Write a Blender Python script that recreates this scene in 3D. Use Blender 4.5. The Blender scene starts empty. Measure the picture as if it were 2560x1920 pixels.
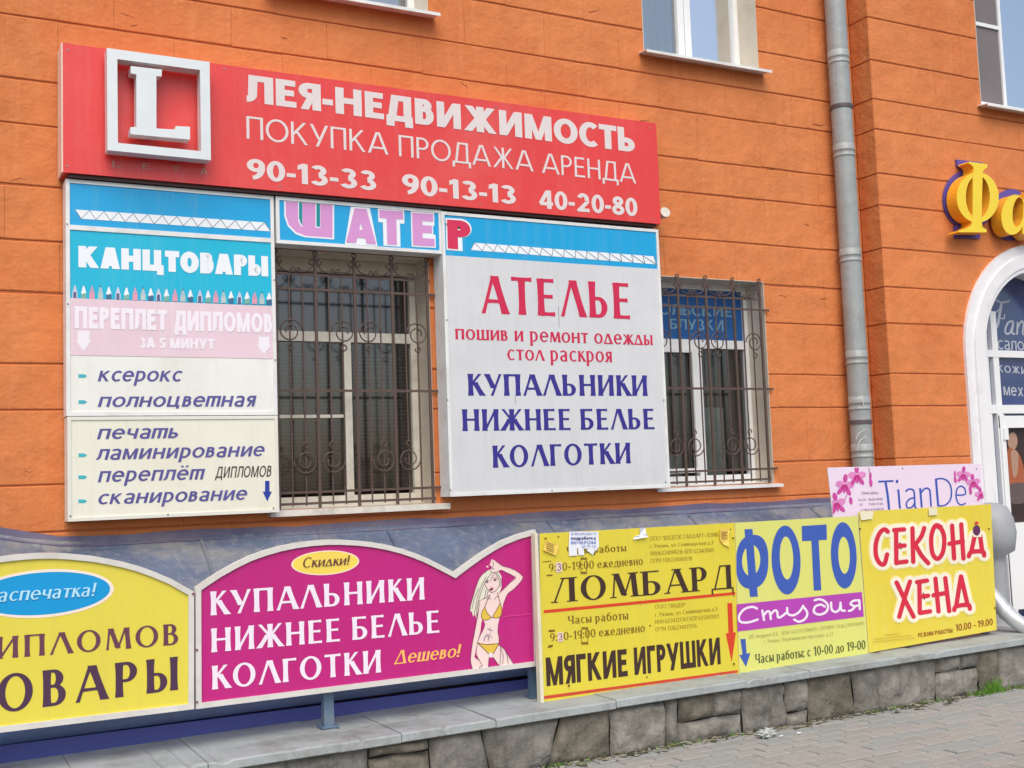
import bpy, bmesh, math, random
from mathutils import Vector, Matrix
from mathutils.geometry import tessellate_polygon
random.seed(7)
S = bpy.context.scene
COL = S.collection

# ------------------------------------------------------------------ camera
CX, CY, FPX = 1280.0, 960.0, 2891.07
RX = Vector((0.88478873, 0.00725237, 0.46593594))     # world X in (right, down, forward)
RY = Vector((-0.4646125, 0.09061997, 0.88086506))
RZ = Vector((-0.03583475, -0.99585914, 0.08354907))
CAM = Vector((0, 0, 1.6))
cd = bpy.data.cameras.new('camera'); co = bpy.data.objects.new('camera', cd); COL.objects.link(co)
co.matrix_world = Matrix(((RX[0], -RX[1], -RX[2], CAM[0]), (RY[0], -RY[1], -RY[2], CAM[1]),
                          (RZ[0], -RZ[1], -RZ[2], CAM[2]), (0, 0, 0, 1)))
cd.sensor_width = 36; cd.lens = FPX / 2560 * 36; cd.clip_end = 1000; cd.clip_start = 0.05
S.camera = co

# ------------------------------------------------------------------ light
W = bpy.data.worlds.new('World'); S.world = W; W.use_nodes = True
nt = W.node_tree; nt.nodes.clear()
sky = nt.nodes.new('ShaderNodeTexSky'); sky.sky_type = 'NISHITA'; sky.sun_disc = False
SUN_EL, SUN_AZ = math.radians(52), math.radians(200)
sky.sun_elevation = SUN_EL; sky.sun_rotation = SUN_AZ
sky.air_density = 1.0; sky.dust_density = 3.0; sky.ozone_density = 1.0
bg = nt.nodes.new('ShaderNodeBackground'); bg.inputs[1].default_value = 0.15
wo = nt.nodes.new('ShaderNodeOutputWorld')
nt.links.new(sky.outputs[0], bg.inputs[0]); nt.links.new(bg.outputs[0], wo.inputs[0])
sl = bpy.data.lights.new('sun', 'SUN'); sl.energy = 1.4; sl.angle = math.radians(55); sl.color = (1.0, 0.92, 0.80)
so = bpy.data.objects.new('sun', sl); COL.objects.link(so)
sd = Vector((math.sin(SUN_AZ) * math.cos(SUN_EL), math.cos(SUN_AZ) * math.cos(SUN_EL), math.sin(SUN_EL)))
so.rotation_euler = sd.to_track_quat('Z', 'Y').to_euler()
S.view_settings.view_transform = 'Standard'; S.view_settings.look = 'None'
S.view_settings.exposure = 0.30; S.view_settings.gamma = 1; S.view_settings.use_curve_mapping = False

# ------------------------------------------------------------------ materials
def lin(c):
    return tuple(((v / 255) / 12.92 if v / 255 <= 0.04045 else (((v / 255) + 0.055) / 1.055) ** 2.4) for v in c)
MATS = {}
def mat(name, rgb, rough=0.5, var=0.08, scale=3.0, bump=0.0, bscale=60.0, metal=0.0, stain=None, stain_amt=0.0,
        stain_scale=1.5, stretch=None, spec=0.5, coat=0.0, fine=0.0, streak=None, streak_amt=0.0, swell=0.0, specks=None):
    if name in MATS: return MATS[name]
    m = bpy.data.materials.new(name); m.use_nodes = True; MATS[name] = m
    t = m.node_tree; n = t.nodes; l = t.links
    b = n['Principled BSDF']
    c = lin(rgb)
    b.inputs['Roughness'].default_value = rough; b.inputs['Metallic'].default_value = metal
    b.inputs['Specular IOR Level'].default_value = spec
    if coat: b.inputs['Coat Weight'].default_value = coat; b.inputs['Coat Roughness'].default_value = 0.15
    tc = n.new('ShaderNodeTexCoord'); src = tc.outputs['Object']
    if stretch:
        mp = n.new('ShaderNodeMapping'); mp.inputs['Scale'].default_value = stretch
        l.new(src, mp.inputs[0]); src = mp.outputs[0]
    nz = n.new('ShaderNodeTexNoise'); nz.inputs['Scale'].default_value = scale; nz.inputs['Detail'].default_value = 6
    nz.inputs['Roughness'].default_value = 0.65
    l.new(src, nz.inputs['Vector'])
    mr = n.new('ShaderNodeMapRange'); mr.inputs[1].default_value = 0.25; mr.inputs[2].default_value = 0.75
    mr.inputs[3].default_value = 1 - var; mr.inputs[4].default_value = 1 + var
    l.new(nz.outputs[0], mr.inputs[0])
    mx = n.new('ShaderNodeVectorMath'); mx.operation = 'SCALE'; mx.inputs[0].default_value = c
    l.new(mr.outputs[0], mx.inputs['Scale']); out = mx.outputs[0]
    if fine:
        nf = n.new('ShaderNodeTexNoise'); nf.inputs['Scale'].default_value = 140; nf.inputs['Detail'].default_value = 3
        l.new(tc.outputs['Object'], nf.inputs['Vector'])
        mf = n.new('ShaderNodeMapRange'); mf.inputs[1].default_value = 0.3; mf.inputs[2].default_value = 0.7
        mf.inputs[3].default_value = 1 - fine; mf.inputs[4].default_value = 1 + fine
        l.new(nf.outputs[0], mf.inputs[0])
        m2 = n.new('ShaderNodeVectorMath'); m2.operation = 'SCALE'; l.new(out, m2.inputs[0]); l.new(mf.outputs[0], m2.inputs['Scale'])
        out = m2.outputs[0]
    if stain:
        ns = n.new('ShaderNodeTexNoise'); ns.inputs['Scale'].default_value = stain_scale; ns.inputs['Detail'].default_value = 8
        ns.inputs['Roughness'].default_value = 0.7
        l.new(src, ns.inputs['Vector'])
        ms = n.new('ShaderNodeMapRange'); ms.inputs[1].default_value = 0.48; ms.inputs[2].default_value = 0.68
        ms.inputs[3].default_value = 0; ms.inputs[4].default_value = stain_amt
        l.new(ns.outputs[0], ms.inputs[0])
        mm = n.new('ShaderNodeMix'); mm.data_type = 'RGBA'
        l.new(ms.outputs[0], mm.inputs[0]); l.new(out, mm.inputs[6]); mm.inputs[7].default_value = (*lin(stain), 1)
        out = mm.outputs[2]
    if streak:                                     # rain and dust runs
        mp = n.new('ShaderNodeMapping'); mp.inputs['Scale'].default_value = (9, 9, .7); l.new(tc.outputs['Object'], mp.inputs[0])
        ns = n.new('ShaderNodeTexNoise'); ns.inputs['Scale'].default_value = 2.2; ns.inputs['Detail'].default_value = 7; ns.inputs['Roughness'].default_value = .7
        l.new(mp.outputs[0], ns.inputs['Vector'])
        ms = n.new('ShaderNodeMapRange'); ms.inputs[1].default_value = 0.50; ms.inputs[2].default_value = 0.78; ms.inputs[3].default_value = 0; ms.inputs[4].default_value = streak_amt
        l.new(ns.outputs[0], ms.inputs[0]); mm = n.new('ShaderNodeMix'); mm.data_type = 'RGBA'
        l.new(ms.outputs[0], mm.inputs[0]); l.new(out, mm.inputs[6]); mm.inputs[7].default_value = (*lin(streak), 1); out = mm.outputs[2]
    if specks:                                     # small chips and rust dots
        vo = n.new('ShaderNodeTexVoronoi'); vo.inputs['Scale'].default_value = 9; l.new(tc.outputs['Object'], vo.inputs['Vector'])
        ms = n.new('ShaderNodeMapRange'); ms.inputs[1].default_value = 0.05; ms.inputs[2].default_value = 0.02; ms.inputs[3].default_value = 0; ms.inputs[4].default_value = .7
        l.new(vo.outputs['Distance'], ms.inputs[0]); mm = n.new('ShaderNodeMix'); mm.data_type = 'RGBA'
        l.new(ms.outputs[0], mm.inputs[0]); l.new(out, mm.inputs[6]); mm.inputs[7].default_value = (*lin(specks), 1); out = mm.outputs[2]
    l.new(out, b.inputs['Base Color'])
    if bump:
        nb = n.new('ShaderNodeTexNoise'); nb.inputs['Scale'].default_value = bscale; nb.inputs['Detail'].default_value = 5
        l.new(tc.outputs['Object'], nb.inputs['Vector'])
        bp = n.new('ShaderNodeBump'); bp.inputs['Strength'].default_value = bump; bp.inputs['Distance'].default_value = 0.01
        l.new(nb.outputs[0], bp.inputs['Height']); nrm = bp.outputs[0]
        if swell:
            n2 = n.new('ShaderNodeTexNoise'); n2.inputs['Scale'].default_value = 5; n2.inputs['Detail'].default_value = 3; l.new(tc.outputs['Object'], n2.inputs['Vector'])
            b2 = n.new('ShaderNodeBump'); b2.inputs['Strength'].default_value = swell; b2.inputs['Distance'].default_value = .05
            l.new(n2.outputs[0], b2.inputs['Height']); l.new(nrm, b2.inputs['Normal']); nrm = b2.outputs[0]
        l.new(nrm, b.inputs['Normal'])
    return m

def glass(name, tint=(205, 215, 220), refl=0.10):
    if name in MATS: return MATS[name]
    m = bpy.data.materials.new(name); m.use_nodes = True; MATS[name] = m
    t = m.node_tree; n = t.nodes; l = t.links; n.clear()
    o = n.new('ShaderNodeOutputMaterial'); tr = n.new('ShaderNodeBsdfTransparent'); tr.inputs[0].default_value = (*lin(tint), 1)
    gl = n.new('ShaderNodeBsdfGlossy'); gl.inputs['Roughness'].default_value = 0.11
    lw = n.new('ShaderNodeFresnel'); lw.inputs[0].default_value = 1.5
    ad = n.new('ShaderNodeMath'); ad.operation = 'ADD'; ad.use_clamp = True; ad.inputs[1].default_value = refl
    mx = n.new('ShaderNodeMixShader')
    nz = n.new('ShaderNodeTexNoise'); nz.inputs['Scale'].default_value = 1.5
    tc = n.new('ShaderNodeTexCoord'); l.new(tc.outputs['Object'], nz.inputs['Vector'])
    bp = n.new('ShaderNodeBump'); bp.inputs['Strength'].default_value = 0.03; bp.inputs['Distance'].default_value = 0.02
    l.new(nz.outputs[0], bp.inputs['Height']); l.new(bp.outputs[0], gl.inputs['Normal'])
    l.new(lw.outputs[0], ad.inputs[0]); l.new(ad.outputs[0], mx.inputs[0])
    l.new(tr.outputs[0], mx.inputs[1]); l.new(gl.outputs[0], mx.inputs[2]); l.new(mx.outputs[0], o.inputs[0])
    return m

M_ORANGE = mat('orange plaster', (214, 128, 72), 0.85, 0.10, 1.1, 0.4, 45, stain=(202, 104, 50), stain_amt=0.55, stain_scale=.9, fine=0.04, streak=(226, 148, 96), streak_amt=.45, swell=.5)
M_JOINT = mat('orange joint', (190, 108, 62), 0.9, 0.15, 4, 0.4, 50)
M_WHITE = mat('white pvc', (238, 240, 240), 0.35, 0.03, 4)
M_FRAME = mat('white sign frame', (232, 234, 232), 0.4, 0.05, 6, stain=(170, 165, 150), stain_amt=0.35, stain_scale=5)
M_OLDWHITE = mat('aged white paint', (222, 218, 205), 0.6, 0.08, 6, stain=(150, 135, 115), stain_amt=0.4, stain_scale=7)
M_REVEAL = mat('cream plaster reveal', (214, 205, 188), 0.8, 0.08, 4, 0.3, 50, stain=(165, 150, 130), stain_amt=0.4, stain_scale=4)
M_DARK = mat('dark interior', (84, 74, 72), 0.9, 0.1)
M_IRON = mat('brown painted iron', (88, 70, 62), 0.55, 0.15, 14, 0.2, 90)
M_GALV = mat('grey painted pipe', (156, 163, 163), 0.42, 0.12, 5, .15, 25, stain=(118, 114, 104), stain_amt=0.5, stain_scale=5, spec=0.6, streak=(186, 190, 188), streak_amt=.6, specks=(120, 84, 62), swell=.25)
M_GLASS = glass('window glass', (226, 226, 224), 0.10)
M_GLASSU = glass('upper window glass', (240, 244, 246), 0.36)

# ------------------------------------------------------------------ helpers
def P(px, py, Y):
    r = Vector((px - CX, py - CY, FPX))
    d = Vector((RX.dot(r), RY.dot(r), RZ.dot(r)))
    return CAM + d * (Y / d.y)
def PX(px, Y, py=850): return P(px, py, Y).x
def PZ(px, py, Y): return P(px, py, Y).z

def tag(o, label=None, cat=None, group=None, kind=None):
    if label: o['label'] = label
    if cat: o['category'] = cat
    if group: o['group'] = group
    if kind: o['kind'] = kind
    return o
def adopt(o, par):
    if par is not None:
        o.parent = par
        w = Vector(par.get('wloc', (0, 0, 0)))
        o.matrix_parent_inverse = Matrix.Translation(-w)
def empty(name, loc, label=None, cat=None, group=None, kind=None):
    o = bpy.data.objects.new(name, None); COL.objects.link(o); o.location = loc
    o.empty_display_size = 0.1; o['wloc'] = tuple(loc)
    return tag(o, label, cat, group, kind)

class MB:
    def __init__(s): s.v = []; s.f = []; s.mi = []; s.mats = []
    def m(s, mt):
        if mt not in s.mats: s.mats.append(mt)
        return s.mats.index(mt)
    def face(s, pts, mt=0):
        b = len(s.v); s.v += [tuple(p) for p in pts]; s.f.append(list(range(b, b + len(pts)))); s.mi.append(mt)
    def box(s, x0, x1, y0, y1, z0, z1, mt=0, skip=''):
        b = len(s.v)
        s.v += [(x0, y0, z0), (x1, y0, z0), (x1, y1, z0), (x0, y1, z0), (x0, y0, z1), (x1, y0, z1), (x1, y1, z1), (x0, y1, z1)]
        F = dict(b=(0, 3, 2, 1), t=(4, 5, 6, 7), f=(0, 1, 5, 4), r=(1, 2, 6, 5), k=(2, 3, 7, 6), l=(3, 0, 4, 7))
        for k, q in F.items():
            if k in skip: continue
            s.f.append([b + i for i in q]); s.mi.append(mt)
    def tube(s, pts, r, n=8, mt=0, cap=True):
        pts = [Vector(p) for p in pts]; rings = []
        up = None
        for i, p in enumerate(pts):
            d = (pts[min(i + 1, len(pts) - 1)] - pts[max(i - 1, 0)])
            if d.length < 1e-9: d = Vector((0, 0, 1))
            d.normalize()
            if up is None: up = d.orthogonal().normalized()
            up = (up - d * up.dot(d)).normalized(); w = d.cross(up)
            rr = r[i] if isinstance(r, (list, tuple)) else r
            b = len(s.v)
            for k in range(n):
                a = 2 * math.pi * k / n; s.v.append(tuple(p + (up * math.cos(a) + w * math.sin(a)) * rr))
            rings.append(b)
        for i in range(len(rings) - 1):
            a, b = rings[i], rings[i + 1]
            for k in range(n):
                s.f.append([a + k, a + (k + 1) % n, b + (k + 1) % n, b + k]); s.mi.append(mt)
        if cap:
            s.f.append([rings[0] + k for k in range(n)][::-1]); s.mi.append(mt)
            s.f.append([rings[-1] + k for k in range(n)]); s.mi.append(mt)
    def lathe(s, prof, cx, cy, n=24, mt=0):
        rings = []
        for r, z in prof:
            b = len(s.v); rings.append(b)
            for k in range(n):
                a = 2 * math.pi * k / n; s.v.append((cx + r * math.cos(a), cy + r * math.sin(a), z))
        for a, b in zip(rings, rings[1:]):
            for k in range(n): s.f.append([a + k, a + (k + 1) % n, b + (k + 1) % n, b + k]); s.mi.append(mt)
    def poly(s, pts, mt=0):          # filled polygon, any shape
        pts = [Vector(p) for p in pts]; b = len(s.v); s.v += [tuple(p) for p in pts]
        for t in tessellate_polygon([pts]): s.f.append([b + i for i in t]); s.mi.append(mt)
    def extrude(s, pts, y0, y1, mt=0, mside=None):   # (x,z) outline between y0 (front) and y1
        if mside is None: mside = mt
        A = [Vector((x, y0, z)) for x, z in pts]; B = [Vector((x, y1, z)) for x, z in pts]
        s.poly(A, mt)
        b = len(s.v); n = len(pts); s.v += [tuple(p) for p in A + B]
        for i in range(n): j = (i + 1) % n; s.f.append([b + i, b + j, b + n + j, b + n + i]); s.mi.append(mside)
        s.poly(B, mside)
    def build(s, name, mats, parent=None, smooth=False, label=None, kind=None):
        me = bpy.data.meshes.new(name); me.from_pydata(s.v, [], s.f)
        ml = s.mats if s.mats else (mats if isinstance(mats, (list, tuple)) else [mats])
        for m_ in ml: me.materials.append(m_)
        me.polygons.foreach_set('material_index', s.mi)
        bm = bmesh.new(); bm.from_mesh(me)
        bmesh.ops.recalc_face_normals(bm, faces=bm.faces); bm.to_mesh(me); bm.free()
        if smooth:
            me.polygons.foreach_set('use_smooth', [True] * len(me.polygons))
        me.update()
        o = bpy.data.objects.new(name, me); COL.objects.link(o); adopt(o, parent)
        return tag(o, label, None, None, kind)

def inset(pts, d):                    # inset closed (x,z) outline, counter-clockwise or clockwise
    n = len(pts); area = sum(pts[i][0] * pts[(i + 1) % n][1] - pts[(i + 1) % n][0] * pts[i][1] for i in range(n))
    sg = 1 if area > 0 else -1; out = []
    for i in range(n):
        a, b, c = Vector(pts[i - 1]), Vector(pts[i]), Vector(pts[(i + 1) % n])
        d1 = (b - a).normalized(); d2 = (c - b).normalized()
        n1 = Vector((-d1.y, d1.x)) * sg; n2 = Vector((-d2.y, d2.x)) * sg
        k = (n1 + n2); k = k / max(0.35, k.dot(n1)) if k.length > 1e-6 else n1
        out.append((b.x + k.x * d, b.y + k.y * d))
    return out
def smooth_line(pts, k=5, closed=False):
    pts = [Vector(p) for p in pts]; n = len(pts); out = []
    rng = range(n) if closed else range(n - 1)
    for i in rng:
        p0 = pts[(i - 1) % n] if (closed or i > 0) else pts[0]; p1 = pts[i]; p2 = pts[(i + 1) % n]
        p3 = pts[(i + 2) % n] if (closed or i + 2 < n) else pts[-1]
        for j in range(k):
            t = j / k
            out.append(0.5 * ((2 * p1) + (p2 - p0) * t + (2 * p0 - 5 * p1 + 4 * p2 - p3) * t * t + (3 * p1 - p0 - 3 * p2 + p3) * t ** 3))
    if not closed: out.append(pts[-1])
    return out

# ------------------------------------------------------------------ lettering
FONT_CACHE = {}
def inter(s, off=0.0, space=1.0):
    key = (s, off, space)
    if key in FONT_CACHE: return FONT_CACHE[key]
    cu = bpy.data.curves.new('t', 'FONT'); cu.body = s; cu.offset = off; cu.fill_mode = 'FRONT'; cu.resolution_u = 3
    cu.space_character = space
    ob = bpy.data.objects.new('t', cu); me = bpy.data.meshes.new_from_object(ob)
    v = [(a.co.x, a.co.y) for a in me.vertices]; f = [list(p.vertices) for p in me.polygons]
    bpy.data.objects.remove(ob); bpy.data.curves.remove(cu); bpy.data.meshes.remove(me)
    # cap height 0.728, made to 1
    v = [(x / 0.728, y / 0.728) for x, y in v]
    FONT_CACHE[key] = (v, f); return v, f

class Glyphs:                          # pen-built letters: flared sans (serif=0) or book serif
    def __init__(s, T=.16, t=.09, fl=.25, serif=0.0, slant=0.0, sans=False):
        s.sans = sans; s.T, s.t, s.fl, s.serif, s.slant = T, t, fl, serif, slant; s.v = []; s.f = []; s.low = False; s.k = 0; s.spans = []
    def quad(s, pts):
        b = len(s.v); s.v += [(p[0], p[1], s.k) for p in pts]; s.f.append([b, b + 1, b + 2, b + 3])
    def line(s, x0, y0, x1, y1, w, serif=True):
        dx, dy = x1 - x0, y1 - y0; L = math.hypot(dx, dy); s.k += 1
        ver = abs(dy) >= abs(dx) * .6
        h = w / 2 * L / abs(dy if ver else dx); n = 6; prev = None
        for i in range(n + 1):
            q = i / n; f = 1 + s.fl * abs(2 * q - 1) ** 3; x = x0 + dx * q; y = y0 + dy * q
            a, b = ((x - h * f, y), (x + h * f, y)) if ver else ((x, y - h * f), (x, y + h * f))
            if prev: s.quad([prev[0], prev[1], b, a])
            prev = (a, b)
        if s.serif and ver and serif:
            for (x, y) in ((x0, y0), (x1, y1)):
                for yy in s.lines:
                    if abs(y - yy) < .02:
                        s.k += 1; e = h + s.serif; g = .045 if yy < .5 * s.lines[-1] else -.045
                        s.quad([(x - e, y), (x + e, y), (x + e, y + g), (x - e, y + g)])
    def arc(s, cx, cy, rx, ry, a0, a1, wv, wh, n=20):
        s.k += 1; prev = None
        for i in range(n + 1):
            a = math.radians(a0 + (a1 - a0) * i / n); c, q = math.cos(a), math.sin(a)
            p = ((cx + rx * c, cy + ry * q), (cx + (rx - wv) * c, cy + (ry - wh) * q))
            if prev: s.quad([prev[0], prev[1], p[1], p[0]])
            prev = p
    def bar(s, x0, x1, y): s.line(x0, y, x1, y, s.t)
    def bowl(s, x, xc, y0, y1, rx):
        s.k += 1
        for yy in (y0, y1 - s.t): s.quad([(x, yy), (xc, yy), (xc, yy + s.t), (x, yy + s.t)])
        s.arc(xc, (y0 + y1) / 2, rx, (y1 - y0) / 2, -90, 90, s.T, s.t)
    def glyph(s, c, H=1.0):
        T, t, L, A, B = s.T, s.t, s.line, s.arc, s.bar
        s.lines = (0, H); h = T / 2; q = t / 2
        X = lambda x: x
        if c in 'AА' and s.sans: L(.0 + h, 0, .38, H, T); L(.44, H, .82 - h, 0, T); B(.2, .62, .27 * H); return .82
        if s.sans and c == 'Л': L(.20, .3 * H, .22, H, T); A(.04, .3 * H, .16 + h, .3 * H, -90, 0, T, t, 10); L(.64, 0, .64, H, T); B(.22 - h, .64, H - q); return .78
        if s.sans and c == 'Д':
            L(.16, .05, .28, H, T); L(.64, .05, .64, H, T); B(.28 - h, .64, H - q); B(.0, .80, q); L(h, q, h, -.2 * H, T); L(.80 - h, q, .80 - h, -.2 * H, T); return .84
        if s.sans and c in 'МM': L(.12, 0, .12, H, T); L(.80, 0, .80, H, T); L(.16, H, .46, 0, T * .8); L(.76, H, .46, 0, T * .8); return .92
        if s.sans and c == 'Ж': L(.50, 0, .50, H, T); L(.14, H, .46, .5 * H, T * .9); L(.86, H, .54, .5 * H, T * .9); L(.10, 0, .46, .55 * H, T * .9); L(.90, 0, .54, .55 * H, T * .9); return 1.0
        if s.sans and c in 'КK': L(.14, 0, .14, H, T); L(.16, .42 * H, .60, H, T * .9); L(.30, .58 * H, .66, 0, T * .95); return .72
        if s.sans and c == 'И': L(.14, 0, .14, H, T); L(.66, 0, .66, H, T); L(.18, .03 * H, .62, .97 * H, T * .85); return .80
        if s.sans and c == 'Я':
            L(.56, 0, .56, H, T)
            for yy in (.42 * H, H - t): s.k += 1; s.quad([(.34, yy), (.56, yy), (.56, yy + t), (.34, yy + t)])
            A(.34, .71 * H, .28, .29 * H, 90, 270, T, t); L(.40, .46 * H, .22, 0, T * .85); return .70
        if s.sans and c in 'ХX': L(.10, H, .64, 0, T); L(.64, H, .10, 0, T); return .74
        if s.sans and c == 'У': L(.10, H, .38, .33 * H, T); L(.68, H, .30, 0, T); return .74
        if s.sans and s.slant and c == 'Т' and s.low:
            for x in (.12, .48, .84): L(x, 0, x, H, T)
            B(.12, .84, H - q); return 1.0
        if s.sans and s.slant and c == 'Д' and s.low:
            A(.33, .45, .32, .46, 0, 360, T, t, 26); A(.30, .75, .36, .62, -20, 100, T, t, 14); return .72
        if c == '0': A(.33, .5, .31, .51, 0, 360, T, t, 30); return .66
        if c == '1': L(.34, 0, .34, 1, T); L(.10, .80, .34, .93, t * 1.1, False); return .50
        if c == '2': A(.32, .70, .29, .31, -30, 165, T, t, 16); L(.53, .56, .10, .05, T * .9, False); B(.04, .62, q); return .66
        if c == '3': A(.30, .74, .28, .27, -90, 150, T, t, 16); A(.31, .28, .31, .29, -155, 90, T, t, 18); return .66
        if c == '4': L(.48, 0, .48, 1, T, False); L(.42, .98, .08, .28, t, False); B(.04, .66, .27); return .68
        if c == '5': L(.12, .5, .15, 1, T * .7, False); B(.12, .56, 1 - q); A(.29, .31, .31, .32, -150, 120, T, t, 20); return .64
        if c == '6': A(.33, .31, .30, .32, 0, 360, T, t, 26); A(.47, .42, .44, .59, 95, 190, T, t, 12); return .66
        if c == '7': B(.06, .60, 1 - q); L(.54, .97, .22, 0, T, False); return .64
        if c == '8': A(.33, .75, .27, .26, 0, 360, T, t, 24); A(.33, .27, .31, .28, 0, 360, T, t, 26); return .66
        if c == '9': A(.33, .69, .30, .32, 0, 360, T, t, 26); A(.19, .58, .44, .59, -85, 10, T, t, 12); return .66
        if c in '-–': L(.04, .38, .34, .38, max(t, T * .8)); return .38
        if c == '.': s.lines = (); L(.10, 0, .10, T, T, False); return .20
        if c == ',': L(.12, T, .06, -.12, T * .7, False); return .20
        if c == ':': L(.10, 0, .10, T, T, False); L(.10, .52, .10, .52 + T, T, False); return .22
        if c == '!': L(.12, .28, .12, 1, T, False); L(.12, 0, .12, T, T, False); return .24
        if c == '"': L(.06, .72, .06, 1, t, False); L(.20, .72, .20, 1, t, False); return .26
        if c == '+': B(.04, .5, .42); L(.27, .18, .27, .66, t, False); return .54
        if c == '(': A(.42, .42, .36, .62, 130, 230, t, t, 10); return .26
        if c == ')': A(-.16, .42, .36, .62, -50, 50, t, t, 10); return .26
        if c == 'L': L(.14, 0, .14, 1, T); B(.14, .56, q); return .60
        if c == 'Y': L(.36, 0, .36, .5, T); L(.36, .45, .06, 1, T); L(.36, .45, .66, 1, t); return .72
        if c in 'АA': L(.06, 0, .38, H, t); L(.42, H, .74, 0, T); B(.19, .62, .33 * H); return .80
        if c == 'Λ': L(.06, 0, .38, H, t); L(.42, H, .74, 0, T); return .80
        if c == 'Δ': L(.06, 0, .38, H, t, False); L(.42, H, .74, 0, T, False); B(.03, .80, q); return .84
        if c == 'Л' and s.serif: L(.04, 0, .36, H, t); L(.62, 0, .62, H, T); B(.34, .62, H - q); return .76
        if c == 'Л': return s.glyph('Λ', H)
        if c == 'Д' and s.serif:
            L(.12, .02, .36, H, t, False); L(.66, .02, .66, H, T, False); B(.34, .66, H - q); B(.0, .82, q)
            L(.02, q, .02, -.2 * H, t, False); L(.80, q, .80, -.2 * H, t, False); return .86
        if c == 'Д': return s.glyph('Δ', H)
        if c in 'Б': L(.14, 0, .14, H, T); B(.14, .62, H - q); s.bowl(.14, .34, 0, .58 * H, .32); return .72
        if c in 'ВB': L(.14, 0, .14, H, T); s.bowl(.14, .30, .5 * H, H, .24); s.bowl(.14, .32, 0, .5 * H + t, .28); return .66
        if c == 'Г': L(.14, 0, .14, H, T); B(.14, .56, H - q); return .58
        if c in 'ЕE':
            L(.14, 0, .14, H, T); B(.14, .56, H - q); B(.14, .52, .52 * H); B(.14, .58, q); return .64
        if c == 'Ж':
            L(.50, 0, .50, H, T); L(.10, H, .48, .5 * H, t, False); L(.52, .5 * H, .90, H, t, False)
            L(.06, 0, .42, .55 * H, T * .9); L(.58, .55 * H, .94, 0, T * .9); return 1.0
        if c == 'З': A(.28, .75 * H, .26, .27 * H, -80, 150, T, t); A(.28, .27 * H, .30, .28 * H, -150, 85, T, t); return .62
        if c in 'ИЙ':
            L(.14, 0, .14, H, T); L(.66, 0, .66, H, T); L(.16, .04 * H, .64, .96 * H, t, False)
            if c == 'Й': A(.40, H * 1.18, .14, .12, 180, 360, t, t)
            return .80
        if c in 'КK': L(.14, 0, .14, H, T); L(.16, .5 * H, .54, H, t, False); L(.30, .62 * H, .64, 0, T); return .68
        if c in 'МM': L(.09, 0, .17, H, t); L(.21, H, .47, .08, T, False); L(.47, .05, .75, H, t, False); L(.79, H, .86, 0, T); return .96
        if c in 'НH': L(.14, 0, .14, H, T); L(.66, 0, .66, H, T); B(.14, .66, .52 * H); return .80
        if c in 'ОO0': r = .42 if c != '0' else .30; A(r + .03, H / 2, r, H / 2 + .015, 0, 360, T, t, 36); return 2 * r + .06
        if c == 'П': L(.14, 0, .14, H, T); L(.64, 0, .64, H, T); B(.14, .64, H - q); return .78
        if c in 'РP': L(.14, 0, .14, H, T); s.bowl(.14, .32, .42 * H, H, .28); return .64
        if c in 'СC': A(.42, H / 2, .40, H / 2 + .015, 48, 312, T, t, 30); return .74
        if c in 'ТT': L(.34, 0, .34, H, T); B(.02, .66, H - q); return .68
        if c == 'У': L(.08, H, .36, .35 * H, T); L(.66, H, .28, 0, t); return .70
        if c == 'Ф': L(.46, 0, .46, H, T); A(.46, .5 * H, .42, .34 * H, 0, 360, T, t, 36); return .92
        if c in 'ХX': L(.08, H, .62, 0, T); L(.62, H, .06, 0, t); return .70
        if c == 'Ц': L(.14, 0, .14, H, T); L(.64, 0, .64, H, T); B(.14, .76, q); L(.76, t, .76, -.18, t, False); return .84
        if c == 'Ч': L(.60, 0, .60, H, T); L(.14, .52 * H, .14, H, T); A(.42, .55 * H, .28 + h, .2 * H, 180, 270, T, t); B(.42, .60, .39 * H); return .74
        if c in 'ШЩ':
            for x in (.14, .54, .94): L(x, 0, x, H, T)
            B(.14, .94, q); return 1.08
        if c == 'Ь': L(.14, 0, .14, H, T); s.bowl(.14, .34, 0, .58 * H, .30); return .70
        if c == 'Ы': L(.14, 0, .14, H, T); s.bowl(.14, .32, 0, .58 * H, .26); L(.76, 0, .76, H, T); return .90
        if c == 'Э': A(.30, H / 2, .38, H / 2, -130, 130, T, t, 28); B(.3, .6, H / 2); return .74
        if c == 'Ю': L(.14, 0, .14, H, T); A(.68, H / 2, .36, H / 2, 0, 360, T, t, 36); B(.14, .4, H / 2); return 1.1
        if c == 'Я':
            L(.54, 0, .54, H, T)
            for yy in (.44 * H, H - t): s.k += 1; s.quad([(.34, yy), (.54, yy), (.54, yy + t), (.34, yy + t)])
            A(.34, .72 * H, .26, .28 * H, 90, 270, T, t); L(.36, .46 * H, .10, 0, T); return .68
        # lowercase, x-height .70
        x = .70
        s.lines = (0, x)
        if c == 'а':
            L(.44, 0, .44, x * .72, T, False); A(.26, x * .72, .18 + h, x * .30, 0, 150, T, t, 12); A(.27, x * .27, .23, x * .30, 90, 270, T, t, 14)
            for yy in (-.02, x * .57 - t): s.k += 1; s.quad([(.27, yy), (.44, yy), (.44, yy + t), (.27, yy + t)])
            if s.serif: s.k += 1; s.quad([(.44, 0), (.60, 0), (.60, .045), (.44, .045)])
            return .60
        if c == 'е': A(.32, x / 2, .29, x / 2 + .01, 0, 318, T, t, 28); B(.08, .60, x * .52); return .64
        if c == 'ё': r = s.glyph('е'); L(.2, x * 1.2, .2, x * 1.35, T, False); L(.44, x * 1.2, .44, x * 1.35, T, False); return r
        if c == 'о': A(.32, x / 2, .30, x / 2 + .01, 0, 360, T, t, 30); return .64
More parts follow.
